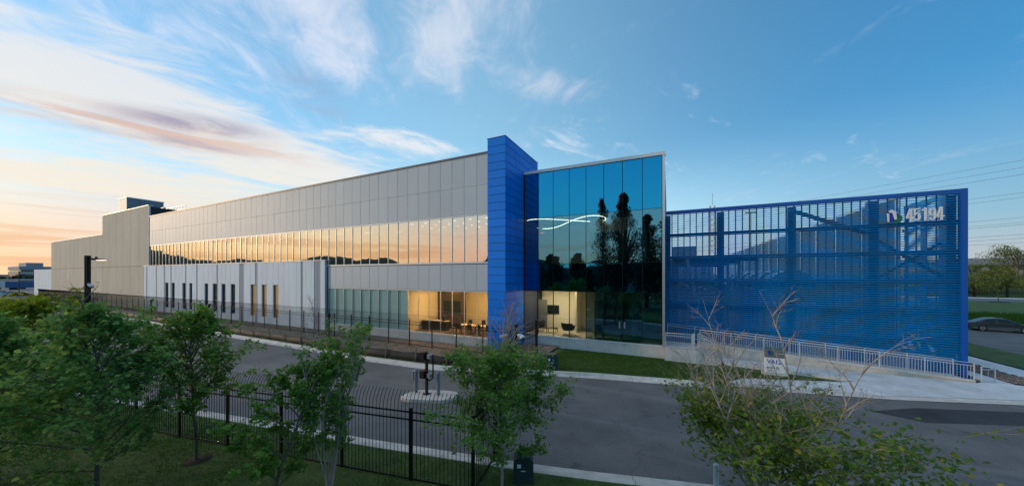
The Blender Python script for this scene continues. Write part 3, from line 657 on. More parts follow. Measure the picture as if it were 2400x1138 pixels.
def lounge_chair(loc, rz, label):
    t = thing('lounge_chair', label, 'chair', loc, rz, 'black lounge chairs in the lobby')
    s = MB(); n = 9; vs = []
    for r,z in ((.05,.38),(.44,.40),(.56,.52),(.62,.80),(.66,1.05)):
        for k in range(n):
            a = R(-20)+R(220)*k/(n-1); zz = z if .2 < k/(n-1) < .8 or z < .5 else z-.18*(z-.45)/.45
            vs.append((r*math.cos(a), r*math.sin(a)*.9, zz))
    vs2 = [(x*.93, y*.93, z+.03) for x,y,z in vs]; o = len(vs)
    f = [(i*n+k,i*n+k+1,(i+1)*n+k+1,(i+1)*n+k) for i in range(4) for k in range(n-1)]
    s.add(vs+vs2, f+[tuple(o+q for q in p[::-1]) for p in f]+[(4*n+k,4*n+k+1,o+4*n+k+1,o+4*n+k) for k in range(n-1)], True)
    local(t, s, 'shell', 'black_plastic'); local(t, MB().lathe((0,-.02,.33),[(.36,.05),(.50,.08),(.50,.14),(.36,.17)],14), 'seat_cushion', 'black_plastic')
    lg = MB()
    for sx in (-1,1):
        for sy in (-1,1): lg.tube([(sx*.22,sy*.2,.34),(sx*.32,sy*.3,0)],.012,4)
    local(t, lg, 'leg_frame', 'silver'); return t
l0 = lounge_chair((-11.0,28.9,.8), R(-60), 'black lounge chair beside the blue fin, half behind the lobby mullion')
dup(l0, (-8.15,28.5,.8), R(170), 'black lounge chair with its rounded back to the lobby window')
table((-9.75,28.8,.8), 1.0, .6, .45, 'low black wire coffee table between two lounge chairs', None, 'black_metal', 'coffee_table')
ex = thing('exit_sign', 'small red lit exit sign above the upper lobby door', 'exit sign', (-11.15,29.95,10.15))
local(ex, MB().box(-.2,0,0,.2,.05,.2), 'sign_box', 'white_trim')
def text(s, size, m, parent, name, M, ext=.01, off=0., sx=1.):
    cu = bpy.data.curves.new('t','FONT'); cu.body = s; cu.size = size; cu.extrude = ext; cu.offset = off; cu.align_x = 'LEFT'
    o = bpy.data.objects.new('t',cu); COL.objects.link(o); bpy.context.view_layer.update()
    me = bpy.data.meshes.new_from_object(o.evaluated_get(bpy.context.evaluated_depsgraph_get())); COL.objects.unlink(o); bpy.data.objects.remove(o)
    me.materials.clear(); me.materials.append(MAT[m])
    q = bpy.data.objects.new(name, me); COL.objects.link(q); W_ = M @ Matrix.Diagonal((sx,1,1,1)); q.matrix_basis = W_; WORLD[q] = W_
    if parent is not None: q.parent = parent; q.matrix_parent_inverse = WORLD[parent].inverted()
    return q
UP = Matrix.Rotation(R(90),4,'X')
text('EXIT', .17, 'exit_red', ex, 'lettering', Matrix.Translation((-11.33,29.93,10.19)) @ UP, .005)

# ------------------------------------------------------------------ blue louvred screen
SC = thing('louvered_screen', 'tall blue louvered metal screen wall around the service yard', 'screen wall', (8,29.5,0))
U0,U1,VS = -.22,16.1,29.5
fr = MB(); fr.box(U0,VS-.12,11.05,U1,VS+.14,11.32); fr.box(U1-.24,VS-.14,0,U1+.02,VS+.16,11.325)
fr.build('outer_frame', 'frame_blue', SC)
sm = MB(); th = R(22); dp = .185; tk = .014
a = (0,0); pr = [(-dp/2*math.cos(th),-dp/2*math.sin(th)),(dp/2*math.cos(th),dp/2*math.sin(th))]
L = U1-.24-U0
sm.add([(x,y,z+q) for x in (0,L) for (y,z),q in ((pr[0],-tk/2),(pr[1],-tk/2),(pr[1],tk/2),(pr[0],tk/2))], [(0,1,2,3),(7,6,5,4),(0,4,5,1),(1,5,6,2),(2,6,7,3),(3,7,4,0)])
sme = sm.mesh('slat', 'screen_blue')
NS = 73
for k in range(NS): piece('slat', sme, SC, (U0,VS,.16+k*.15))
for z in (9.37,7.55,5.73,3.95,2.1,.3): MB().box(U0,VS+.14,z-.12,U1-.25,VS+.36,z+.12).build('girt', 'screen_blue', SC)
for x in (-.10,3.64,8.0,12.2,15.7): MB().box(x-.23,VS+.38,-.1,x+.23,VS+.76,11.0).build('column', 'screen_blue', SC)
stud = MB().box(-.035,VS+.09,.05,.035,VS+.135,11.04).mesh('stud', 'screen_blue')
for k in range(37): piece('stud', stud, SC, (U0+.02+k*.433,0,0))
bc = MB(); bc.bar((8.0,VS+.9,10.9),(12.2,VS+.9,8.9),.16,.26); bc.bar((12.2,VS+.9,8.8),(15.6,VS+.9,6.0),.14,.2); bc.bar((12.2,VS+.9,5.6),(15.6,VS+.9,8.2),.12,.16)
bc.build('diagonal_brace', 'steel_blue_grey', SC)
rt = MB(); rt.box(U1-.2,VS+.2,11.0,U1,34.8,11.3)
for v in (31.3,33.0,34.7): rt.box(U1-.15,v-.1,0,U1-.02,v+.1,11.0)
for z in (9.4,7.5,5.7,3.9,2.1,.3): rt.box(U1-.28,VS+.4,z-.1,U1-.16,34.8,z+.1)
rt.build('return_frame', 'screen_blue', SC)
rs = MB().box(0,0,0,.012,5.2,.085).mesh('return_slat', 'screen_blue')
for k in range(72): piece('return_slat', rs, SC, (U1-.14,VS+.2,.18+k*.15))
# address numerals and emblem mounted on the screen
AD = thing('address_sign', 'white address numerals 45194 beside a blue and green emblem high on the blue screen', 'sign', (13.9,29.3,9.4))
def stroke(mb, path, wd, y0, y1):
    """bold flat stroke along (x, z) points"""
    P = [Vector((p[0],p[1])) for p in path]; L = []; Rr = []
    for i,p in enumerate(P):
        t = (P[min(i+1,len(P)-1)]-P[max(i-1,0)]).normalized(); n = Vector((-t.y,t.x))*wd/2; L.append(p+n); Rr.append(p-n)
    for i in range(len(P)-1): mb.prism_y([tuple(q) for q in (Rr[i],Rr[i+1],L[i+1],L[i])], y0, y1)
def arc(cx, cz, rx, rz_, a0, a1, n=12): return [(cx+rx*math.cos(R(a0+(a1-a0)*i/n)), cz+rz_*math.sin(R(a0+(a1-a0)*i/n))) for i in range(n+1)]
GL = {'4': [[(.225,0),(.225,.80)],[(.0,.235),(.34,.235)],[(.045,.26),(.20,.78)]],
      '5': [[(.02,.745),(.29,.745)],[(.055,.36),(.055,.78)],arc(.155,.27,.115,.215,150,-150,16)],
      '1': [[(.20,0),(.20,.80)],[(.06,.645),(.20,.745)]],
      '9': [arc(.16,.53,.115,.215,0,360,18),[(.275,.53),(.275,.26)],arc(.16,.26,.115,.205,0,-165,10)]}
x = 13.50
for ch in '45194':
    mb = MB()
    for k,pth in enumerate(GL[ch]): stroke(mb, [(x+px_, 9.49+pz*1.02) for px_,pz in pth], .085, 29.29-.001*k, 29.36)
    mb.build('numeral', 'sign_white', AD); x += .325
bk = [MB() for _ in range(4)]
bk[0].prism_y([(12.76,9.52),(13.06,9.50),(13.04,10.08),(12.84,10.14)],29.27,29.35)
bk[1].prism_y([(12.74,9.50),(12.80,9.50),(12.80,10.06),(12.70,10.10)],29.25,29.33)
bk[2].prism_y([(12.76,10.26),(12.90,10.34),(13.22,10.10),(13.12,10.12),(13.16,9.66),(13.06,9.64),(12.96,10.10),(12.84,10.14)],29.22,29.30)
cx,cz = 13.16,9.78
bk[3].prism_y([(13.06,9.36),(13.18,9.36),(13.34,9.44),(13.43,9.58),(13.45,9.80),(13.30,9.98),(13.13,10.08),(13.17,9.66),(13.06,9.63)],29.26,29.36)
for mb in bk: mb.v = [(13.1+(x-13.1)*.92-.10, y, 9.75+(z-9.75)*.92) for x,y,z in mb.v]
for mb,n,m in zip(bk,('emblem_left_face','emblem_edge','emblem_roof','emblem_right_face'),('sign_blue','paint_white','sign_white','sign_green')): mb.build(n,m,AD)

# ------------------------------------------------------------------ service yard behind the screen
poly_sheet('service_yard', [(-.2,29.6,-.02),(15.9,29.6,-.02),(15.9,124,-.02),(-.2,124,-.02)], 'yard_floor')
YW = thing('yard_wall', 'long grey corrugated wall of the service yard behind the blue screen', 'wall', (16,80,0))
for k in range(18): MB().cbox(0,0,0,4.96,.12,12.0,.05).build('wall_panel', 'yard_grey', YW, (15.85,35+k*5,0), rz90)
MB().box(15.7,35,12.0,16.1,125,12.25).build('wall_cap', 'silver', YW)
for k in range(18): MB().box(15.6,34.9+k*5,0,15.72,35.2+k*5,12.2).build('wall_post', 'silver', YW)
def generator(loc, label):
    t = thing('generator', label, 'generator', loc, 0, 'generators in the service yard')
    local(t, MB().cbox(-2.6,-1.7,0,2.6,1.7,4.4,.05), 'enclosure', 'steel_blue_grey')
    hd = [(-2.0,4.4)]+[(-2.0+2.0*(1-math.cos(R(a))), 5.2+1.5*math.sin(R(a))) for a in range(0,181,18)]+[(2.0,4.4)]
    local(t, MB().prism_y(hd,-1.5,1.5), 'exhaust_hood', 'steel_blue_grey'); 
    rim = MB().tube([(x,-1.56,z) for x,z in hd[1:-1]],.07,5); local(t, rim, 'hood_rim', 'silver')
    dd = MB()
    for k in range(4): dd.box(-2.4+k*1.2,-1.76,.3,-1.4+k*1.2,-1.71,3.2)
    local(t, dd, 'access_door', 'far_wall_grey'); return t
gl = ['generator nearest to the screen, with a rounded exhaust hood','second generator behind the nearest one','third generator behind the screen','fourth generator behind the screen','fifth generator deep in the yard','generator farthest from the screen']
g0 = generator((12.2,47,0), 'blue grey '+gl[0])
for k in range(1,6): dup(g0, (12.2,47+k*5.6,0), 0, 'blue grey '+gl[k])
CH = thing('plant_block', 'blue grey plant block deep in the service yard behind the screen', 'plant block', (3,70,0))
MB().box(-.1,66,0,7,76,9.0).build('block_wall', 'steel_blue_grey', CH); MB().box(.6,66.5,9.05,4.4,70,11.3).build('roof_unit', 'yard_grey', CH)
for k in range(5): MB().box(.2+k*1.4,65.9,1,1.3+k*1.4,65.98,7.6).build('louver_panel', 'far_wall_grey', CH)
EQ = thing('pipe_rack', 'blue grey steel pipe rack standing behind the blue screen', 'pipe rack', (3,48,0))
for v in (36,44,52,60):
    mb = MB(); mb.box(.5,v-.12,0,.74,v+.12,7.4); mb.box(7.0,v-.12,0,7.24,v+.12,7.4); mb.box(.5,v-.13,7.4,7.24,v+.13,7.7); mb.box(.74,v-.1,4.2,7.0,v+.1,4.4); mb.build('rack_frame', 'steel_blue_grey', EQ)
for k in range(6): MB().tube([(1.0+k*1.1,34,4.75),(1.0+k*1.1,64,4.75)],.22,8).build('pipe', 'yard_grey' if k%2 else 'steel_blue_grey', EQ)
MB().box(.4,34.5,7.72,7.4,64,7.9).build('rack_deck', 'steel_blue_grey', EQ)
ST = thing('yard_stair', 'white steel stair rising beside the pipe rack behind the screen', 'stair', (2.3,33.5,0))
for dy in (-.5,.5): MB().bar((3.1,33.6+dy,0),(1.5,33.6+dy,7.6),.08,.24).build('stringer', 'rail_white', ST)
mb = MB()
for k in range(24): mb.box(3.05-1.6*k/24-.12,33.14,.3*k+.2,3.05-1.6*k/24+.12,34.06,.3*k+.24)
mb.build('treads', 'gal_grey', ST)['kind'] = 'stuff'
FT = thing('lattice_mast', 'slim lattice mast seen through the top of the blue screen', 'mast', (9.5,92,0))
mb = MB()
for sx,sy in ((-.6,-.6),(.6,-.6),(.6,.6),(-.6,.6)): mb.tube([(9.5+sx,92+sy,0),(9.5+sx*.7,92+sy*.7,23)],.09,4)
mb.build('leg_tubes', 'gal_grey', FT)
mb = MB()
for k in range(18):
    z = k*1.27
    for (ax,ay),(bx,by) in (((-.6,-.6),(.6,-.6)),((.6,-.6),(.6,.6)),((.6,.6),(-.6,.6)),((-.6,.6),(-.6,-.6))): mb.tube([(9.5+ax,92+ay,z),(9.5+bx*.95,92+by*.95,z+1.2)],.05,3)
mb.build('lattice_bracing', 'gal_grey', FT)
MB().tube([(9.5,92,23),(9.5,92,26)],.05,5).build('antenna', 'gal_grey', FT)
YM = MB().tube([(13,70,0),(13,70,17.2)],[.16,.1],8).box(12.2,69.8,17.1,13.8,70.2,17.35).build('yard_light_pole', 'gal_grey'); tag(YM, 'grey light pole with a short twin head above the yard wall', 'light pole')

# ------------------------------------------------------------------ landing, stair, ramp and railings
LD = MB().prism([(-.28,26.4),(1.75,26.4),(2.0,26.45),(2.0,29.3),(-.28,29.3)],-.6,.78).build('entrance_landing', 'plinth_concrete'); tag(LD, kind='structure')
STP = tag(thing('front_steps', None, None, (2.7,27.2,0)), kind='structure')
for k in range(4): MB().box(2.0+.32*k,26.55,-.3,2.32+.32*k,27.88,.78-.16*(k+1)).build('step', 'plinth_concrete', STP)
RP = MB(); RP.prism_y([(2.0,-.3),(15.6,-.3),(15.6,.07),(2.0,1.0)],27.93,29.3); RP = RP.build('ramp', 'kerb_concrete'); tag(RP, kind='structure')
RC = MB(); RC.prism_y([(2.0,1.0),(15.6,.07),(15.6,.17),(2.0,1.1)],27.88,28.06); tag(RC.build('ramp_kerb', 'plinth_concrete'), kind='structure')
def railing(name, label, a, b, h=1.06, step=.13, post=1.9, y_off=0, second=True, loop=True, m='rail_white'):
    """flat steel railing between two base points: posts, rails, balusters"""
    a = Vector(a); b = Vector(b); t = thing(name, label, 'railing', tuple((a+b)/2), 0, 'white railings of the ramp and stair')
    L = (b-a).length; d = (b-a)/L; up = Vector((0,0,1)); n = max(1,round(L/post))
    for i in range(n+1): p = a+d*(L*i/n); MB().bar(p,p+up*h,.042,.042).build('post', m, t)
    MB().tube([a+up*(h-.2),a+up*h*1.0-d*.0,b+up*h,b+up*(h-.2)] if loop else [a+up*h,b+up*h],.021,6).build('top_rail', m, t)
    if second: MB().bar(a+up*(h-.16),b+up*(h-.16),.03,.035).build('middle_rail', m, t)
    MB().bar(a+up*.1,b+up*.1,.03,.035).build('bottom_rail', m, t)
    q = MB(); k = int(L/step)
    for i in range(1,k): p = a+d*(L*i/k); q.bar(p+up*.1,p+up*(h-(.16 if second else .02)),.013,.013)
    tag(q.build('balusters', m, t), kind='stuff'); return t
railing('railing', 'long white railing along the back of the ramp, against the blue screen', (-.1,29.2,1.16), (15.43,29.2,.02))
railing('railing', 'long white railing along the outer edge of the ramp', (2.1,28.0,.98), (15.6,28.0,.08))
railing('railing', 'short white railing on the landing edge above the lawn', (-.2,26.5,.78), (1.45,26.5,.78), 1.1)
railing('railing', 'sloping white railing on the near side of the steps', (1.95,26.62,.78), (3.35,26.62,.14), 1.0, .14, 1.6)
railing('railing', 'sloping white railing on the far side of the steps', (1.95,27.8,.78), (3.35,27.8,.14), 1.0, .14, 1.6)
railing('railing', 'very short white handrail at the low end of the ramp', (15.9,28.05,.05), (16.6,28.4,.05), .9, .35, .7)
gp = MB().box(1.5,26.45,.78,1.66,26.6,1.95).build('gate_post', 'rail_white'); tag(gp, 'square pale post at the corner of the landing', 'post')

# ------------------------------------------------------------------ river stones beside the apron
gv = MB().add([(17.3,28.45,.09),(18.7,28.6,.09),(18.7,60,.1),(17.3,60,.1)], [(0,1,2,3)]); tag(gv.build('stone_bed', 'soil'), kind='structure')
st = MB()
for k in range(900):
    x = random.uniform(17.3,18.7); y = 28.5+abs(random.gauss(0,1))*5; r = random.uniform(.04,.10); s1 = random.uniform(.7,1.3)
    ang = random.random()*6; vs = [(x+r*s1*math.cos(ang+q*1.257),y+r*math.sin(ang+q*1.257),.09) for q in range(5)]+[(x+r*.3,y,.09+r*.9),(x-r*.3,y+r*.2,.09+r*.8)]
    st.add(vs, [(0,1,5),(1,2,5),(2,6,5),(2,3,6),(3,4,6),(4,0,6),(0,5,6)])
tag(st.build('river_stones', 'river_stone'), 'bed of rounded brown stones beside the apron', 'stones', kind='stuff')

# ------------------------------------------------------------------ fences
def curved_picket(h=2.15, top=.62, out=.42, r=.010):
    pts = [(0,0,.05),(0,0,h)]+[(0,out*(1-math.cos(R(a)))*1.0,h+top*math.sin(R(a))) for a in (20,40,58)]
    return MB().tube([(x,-y,z) for x,y,z in pts],r,4)
def fence(name, label, a, b, posts, pick=True, step=.14, h=2.2, z=0., rails=(2.1,1.88,.16), top=True, flip=1, pr=.010, pw=.07, m='black_metal', cat='fence', group=None):
    """steel picket fence with outward curved tops between plan points a and b; posts = distances from a"""
    a = Vector((*a,z)); b = Vector((*b,z)); L = (b-a).length; d = (b-a)/L; rz = math.atan2(d.y,d.x)
    t = thing(name, label, cat, tuple(a), rz, group)
    M = WORLD[t]
    pm = MB().box(-pw/2,-pw/2,-.1,pw/2,pw/2,h+.02).mesh('post', m)
    for s in posts: piece('post', pm, t, M @ Vector((s,0,0)), M.to_3x3())
    for q in rails: local(t, MB().box(0,-.016,q-.02,L,.016,q+.02), 'rail', m)
    n = int(L/step); R3 = M.to_3x3()
    base = curved_picket(h-.06 if top else h, .62 if top else .05, .42*flip if top else 0, pr)
    if pick:
        me = base.mesh('picket', m)
        for i in range(1,n): piece('picket', me, t, M @ Vector((i*L/n,0,0)), R3)
    else:
        big = MB()
        for i in range(1,n):
            o = i*L/n; big.add([(x+o,y,zz) for x,y,zz in base.v], base.f)
        tag(local(t, big, 'pickets', m), kind='stuff')
    return t
NC = Vector((-4.9,7.65)); nd = Vector((-.9833,-.1819))
nl = [0,1.95]+[1.95+2.44*k for k in range(1,13)]
e2 = NC+nd*(1.95+2.44*12)
fence('picket_fence', 'black steel picket fence on the near lawn with curved tops', NC, e2, nl, True, .125, flip=1)
fence('picket_fence', 'short black fence panel between the near fence corner and the gate post', (-4.9,7.65), (-5.15,9.35), [1.72], True, .125, flip=1)
fence('picket_fence', 'long black picket fence on the soil along the office building', (-8.4,21.3), (-141,21.6), [0,1.9]+[1.9+2.44*k for k in range(1,54)], False, .13, h=2.3, z=.05, flip=-1)
fence('picket_fence', 'short black return fence between the building fence and the camera posts', (-8.45,21.2), (-8.75,18.7), [2.45], False, .125, h=2.4, flip=1)
fence('sliding_gate', 'black barred sliding gate drawn across the service road', (-8.75,18.55), (-5.2,9.5), [0,2.4,4.8,7.2,9.6], False, .125, h=2.3, top=False, rails=(2.25,1.9,1.1,.2,.1), cat='gate', z=.05)
def box_post(loc, h, w_, label, group=None):
    t = thing('gate_post', label, 'gate post', loc, 0, group); local(t, MB().box(-w_/2,-w_/2,-.2,w_/2,w_/2,h), 'post_tube', 'black_metal'); local(t, MB().box(-w_/2-.02,-w_/2-.02,h,w_/2+.02,w_/2+.02,h+.04), 'post_cap', 'black_metal'); return t
box_post((-8.85,18.1,0), 2.95, .17, 'black gate post carrying two white cameras, left of the pair', 'paired camera posts')
box_post((-8.55,18.35,0), 3.0, .17, 'black gate post carrying a small sensor, right of the pair', 'paired camera posts')
box_post((-8.35,21.25,0), 2.95, .16, 'tall black end post of the building fence beside the lawn')
box_post((-5.3,9.75,0), 2.4, .14, 'black gate post at the near side of the road behind a maple')
def cctv(loc, rz, label):
    t = thing('security_camera', label, 'security camera', loc, rz); t.scale = (.8,.8,.8)
    T = Matrix.Rotation(R(14),4,'Y')
    local(t, MB().cbox(-.16,-.26,-.06,.16,.30,.08,.02).xform(Matrix.Rotation(R(15),4,'X')), 'camera_body', 'paint_white')
    local(t, MB().lathe((0,0,0),[(.05,0),(.05,.05)],10).xform(Matrix.Translation((0,-.27,-.07)) @ Matrix.Rotation(R(105),4,'X')), 'camera_lens', 'black_plastic')
    local(t, MB().tube([(0,.05,-.06),(0,.1,-.2),(0,.42,-.24)],.035,6), 'bracket', 'paint_white'); return t
cctv((-9.25,17.9,2.35), R(-62), 'white bullet camera on the gate posts, aimed left along the road')
cctv((-8.1,18.1,2.4), R(62), 'white bullet camera on the gate posts, aimed right across the lawn')
# cameras on the building fence
def pole_camera(loc, label):
    t = thing('fence_camera', label, 'security camera', loc, 0, 'cameras on poles along the building fence')
    local(t, MB().box(-.06,-.06,-.1,.06,.06,2.4), 'pole', 'black_metal')
    local(t, MB().lathe((0,0,2.0),[(.06,0),(.17,.08),(.19,.22),(.17,.34),(.05,.42)],10), 'camera_dome', 'black_plastic'); local(t, MB().box(-.02,-.25,2.3,.02,.0,2.36), 'bracket', 'black_metal'); return t
p0 = pole_camera((-29.3,20.4,.1), 'black pole camera at the building fence before the frosted windows')
dup(p0, (-52.9,20.6,.1), 0, 'black pole camera at the building fence before the slit windows')
dup(p0, (-70.5,20.6,.1), 0, 'small distant black pole camera at the building fence before the ribbed wall')
# silt fence
SF = thing('silt_fence', 'sagging black silt fence with stakes along the far kerb', 'silt fence', (-30,17.6,0))
xs = np.arange(-95,-9.2,.45); vs = []; mb = MB()
for i,x in enumerate(xs):
    y = np.interp(x,[p[0] for p in FAR],[p[1] for p in FAR])+1.05+.05*math.sin(x*.7)
    h = .60+.03*math.sin(x*1.9)+random.uniform(-.03,.02); ln = random.uniform(-.025,.025)
    vs += [(x,y-.02,.0),(x,y+ln*.5,h*.5),(x,y+ln,h+.1),(x,y+ln+.02,h+.1),(x,y+.02,.0)]
n = len(xs); mb.add(vs, [(i*5+j,(i+1)*5+j,(i+1)*5+(j+1)%5,i*5+(j+1)%5) for i in range(n-1) for j in range(5)], True)
mb.build('fabric', 'silt_fabric', SF)
stk = MB().box(-.022,-.022,0,.022,.022,1.0).mesh('stake', 'wood')
for x in np.arange(-94,-9.5,2.6):
    y = np.interp(x,[p[0] for p in FAR],[p[1] for p in FAR])+.98+.05*math.sin(x*.7); piece('stake', stk, SF, (x,y,.05), Matrix.Rotation(R(random.uniform(-14,14)),3,'Y'))

# ------------------------------------------------------------------ card reader island, bollards, boxes, sign
ISL = [(-11.9,12.05),(-11.98,12.5),(-11.75,13.1),(-11.4,13.35),(-10.2,13.75),(-9.75,13.75),(-9.45,13.4),(-9.45,12.95),(-9.75,12.5),(-11.2,11.95),(-11.6,11.9)]
il = MB().prism(ISL,-.1,.14); il.prism([(x*.96-10.7*.04,y*.96+12.8*.04) for x,y in ISL],.14,.16); tag(il.build('traffic_island', 'kerb_concrete'), kind='structure')
def bollard(loc, label, m='bollard_grey', h=1.15, r=.09, box=False, group='grey bollards on the island'):
    t = thing('bollard', label, 'bollard', loc, 0, group); local(t, MB().lathe((0,0,0),[(r,-.1),(r,h-.09),(r*.85,h-.03),(r*.4,h)],14), 'bollard_post', m)
    if box: local(t, MB().cbox(-.22,-.10,.62,-.10,.10,1.05,.01).box(-.24,-.12,1.05,-.09,.12,1.07), 'reader_box', 'gal_grey')
    return t
bollard((-11.62,12.82,.16), 'grey bollard with a small box on its side, left end of the island', box=True)
bollard((-10.35,13.0,.16), 'plain grey bollard on the island, right of the black pedestal')
bollard((-5.75,13.5,0), 'pale blue grey bollard on the road behind a maple', group=None)
bollard((1.2,10.75,.1), 'white topped bollard among branches at the near kerb', m='rail_white', h=.72, r=.07, group=None)
PD = thing('reader_pedestal', 'black twin level card reader pedestal on the island', 'card reader', (-10.94,12.83,.16))
mb = MB(); mb.box(-.055,-.055,0,.055,.055,2.0); mb.box(-.14,-.14,0,.14,.14,.03); local(PD, mb, 'post', 'black_metal')
local(PD, MB().tube([(.0,0,.72),(.22,.0,.72),(.40,0,.86),(.40,0,2.02)],.042,4), 'goose_neck', 'black_metal')
for z in (.78,1.72):
    local(PD, MB().cbox(-.36,-.14,z,-.06,.14,z+.34,.01).box(-.38,-.16,z+.34,-.055,.16,z+.36), 'reader_hood', 'black_metal')
    local(PD, MB().cbox(.09,-.09,z+.07,.27,.09,z+.25,.01).box(.075,-.11,z+.25,.285,.11,z+.27), 'keypad_box', 'gal_grey')
local(PD, MB().box(-.12,-.03,1.16,-.06,.03,1.26), 'red_box', 'red_paint')
local(PD, MB().box(-.3,-.145,2.081,-.2,-.05,2.10), 'red_light', 'red_paint')
def utility_box(loc, rz, label, w_=.55, h=.8):
    t = thing('utility_box', label, 'utility box', loc, rz)
    local(t, MB().prism_y([(-w_/2,0),(w_/2,0),(w_/2*.94,h*.86),(w_/2*.55,h),(-w_/2*.55,h),(-w_/2*.94,h*.86)],-w_/2*.8,w_/2*.8), 'cabinet', 'box_green')
    local(t, MB().box(-w_*.3,-w_/2*.8-.006,h*.62,-w_*.3+.11,-w_/2*.8-.001,h*.76), 'warning_label', 'sign_white')
    local(t, MB().box(-w_*.12,-w_/2*.8-.006,h*.5,w_*.1,-w_/2*.8-.001,h*.53), 'warning_label', 'sign_white'); return t
utility_box((-6.75,19.9,.05), R(22), 'dark green utility box on the lawn above the far kerb', .8, 1.05)
utility_box((-3.85,8.75,.1), R(24), 'black green utility box under the maple at the near kerb', .6, .78)
MS = thing('monument_sign', 'white monument sign lettered VA12 with a dark grey head on the lawn', 'sign', (5.9,25.2,0))
local(MS, MB().cbox(-.5,-.10,.08,.5,.10,1.02,.01), 'white_panel', 'sign_white'); local(MS, MB().cbox(-.5,-.11,1.025,.5,.11,1.58,.01), 'grey_head', 'sign_grey'); local(MS, MB().box(-.62,-.25,-.15,.62,.25,.07), 'footing', 'plinth_concrete')
local(MS, MB().box(-.5,-.105,1.585,.5,.105,1.61), 'green_cap', 'sign_green'); local(MS, MB().box(-.46,-.108,.075,.46,-.101,.1), 'green_line', 'sign_green')
text('VA12', .36, 'sign_blue', MS, 'lettering', Matrix.Translation((5.50,25.095,.66)) @ UP, .006, .004, .86)
mb = MB()
for k,x in enumerate((-.36,-.2,-.04,.12)):
    if k % 2: mb.tube([(x+.06*math.cos(a),-.105,.40+.06*math.sin(a)) for a in np.linspace(0,2*math.pi,13)],.014,4,False)
    else: mb.prism_y([(x-.05,.40),(x,.34),(x+.05,.40),(x,.46)],-.108,-.101)
local(MS, mb, 'symbols', 'sign_black')
for k in range(2): local(MS, MB().box(-.4,-.106,.24-k*.07,.2-.1*k,-.101,.262-k*.07), 'small_print', 'far_wall_grey')
local(MS, MB().prism_y([(-.36,1.2),(-.24,1.16),(-.24,1.42),(-.33,1.46)],-.122,-.111), 'emblem_left_face', 'sign_blue'); local(MS, MB().prism_y([(-.22,1.16),(-.1,1.22),(-.08,1.32),(-.22,1.44)],-.122,-.111), 'emblem_right_face', 'sign_green')
local(MS, MB().box(-.02,-.116,1.27,.40,-.111,1.30), 'head_print', 'rail_white')

# ------------------------------------------------------------------ street lamp
LP = thing('street_lamp', 'tall square black street lamp with one arm and a white dome camera', 'street lamp', (-26.3,5.45,0), R(26))
local(LP, MB().box(-.075,-.075,0,.075,.075,7.1), 'pole', 'black_metal')
local(LP, MB().bar((.07,0,6.95),(.34,0,6.93),.06,.07), 'arm', 'black_metal')
hd = MB(); hd.add([(.3,-.12,6.87),(.92,-.09,6.87),(.92,.09,6.87),(.3,.12,6.87),(.3,-.12,6.96),(.92,-.08,6.90),(.92,.08,6.90),(.3,.12,6.96)], [(0,3,2,1),(4,5,6,7),(0,1,5,4),(1,2,6,5),(2,3,7,6),(3,0,4,7)]); hd.box(.40,-.03,6.96,.47,.03,7.04)
local(LP, hd, 'lamp_head', 'black_metal'); local(LP, MB().box(.5,-.07,6.857,.88,.07,6.867), 'led_panel', 'lamp_led')
DC = thing('dome_camera', 'white dome security camera mounted on the street lamp pole', 'security camera', (-26.2,5.46,5.55), R(26)); DC.scale = (.55,.55,.55)
local(DC, MB().cbox(-.02,-.1,.05,.2,.1,.28,.02), 'mount_box', 'paint_white'); local(DC, MB().lathe((.28,0,-.05),[(.1,.2),(.16,.16),(.17,.02),(.15,-.0)],12), 'dome_housing', 'paint_white'); local(DC, MB().lathe((.28,0,-.05),[(.02,-.12),(.1,-.09),(.14,-.01)],12), 'dome', 'black_plastic')

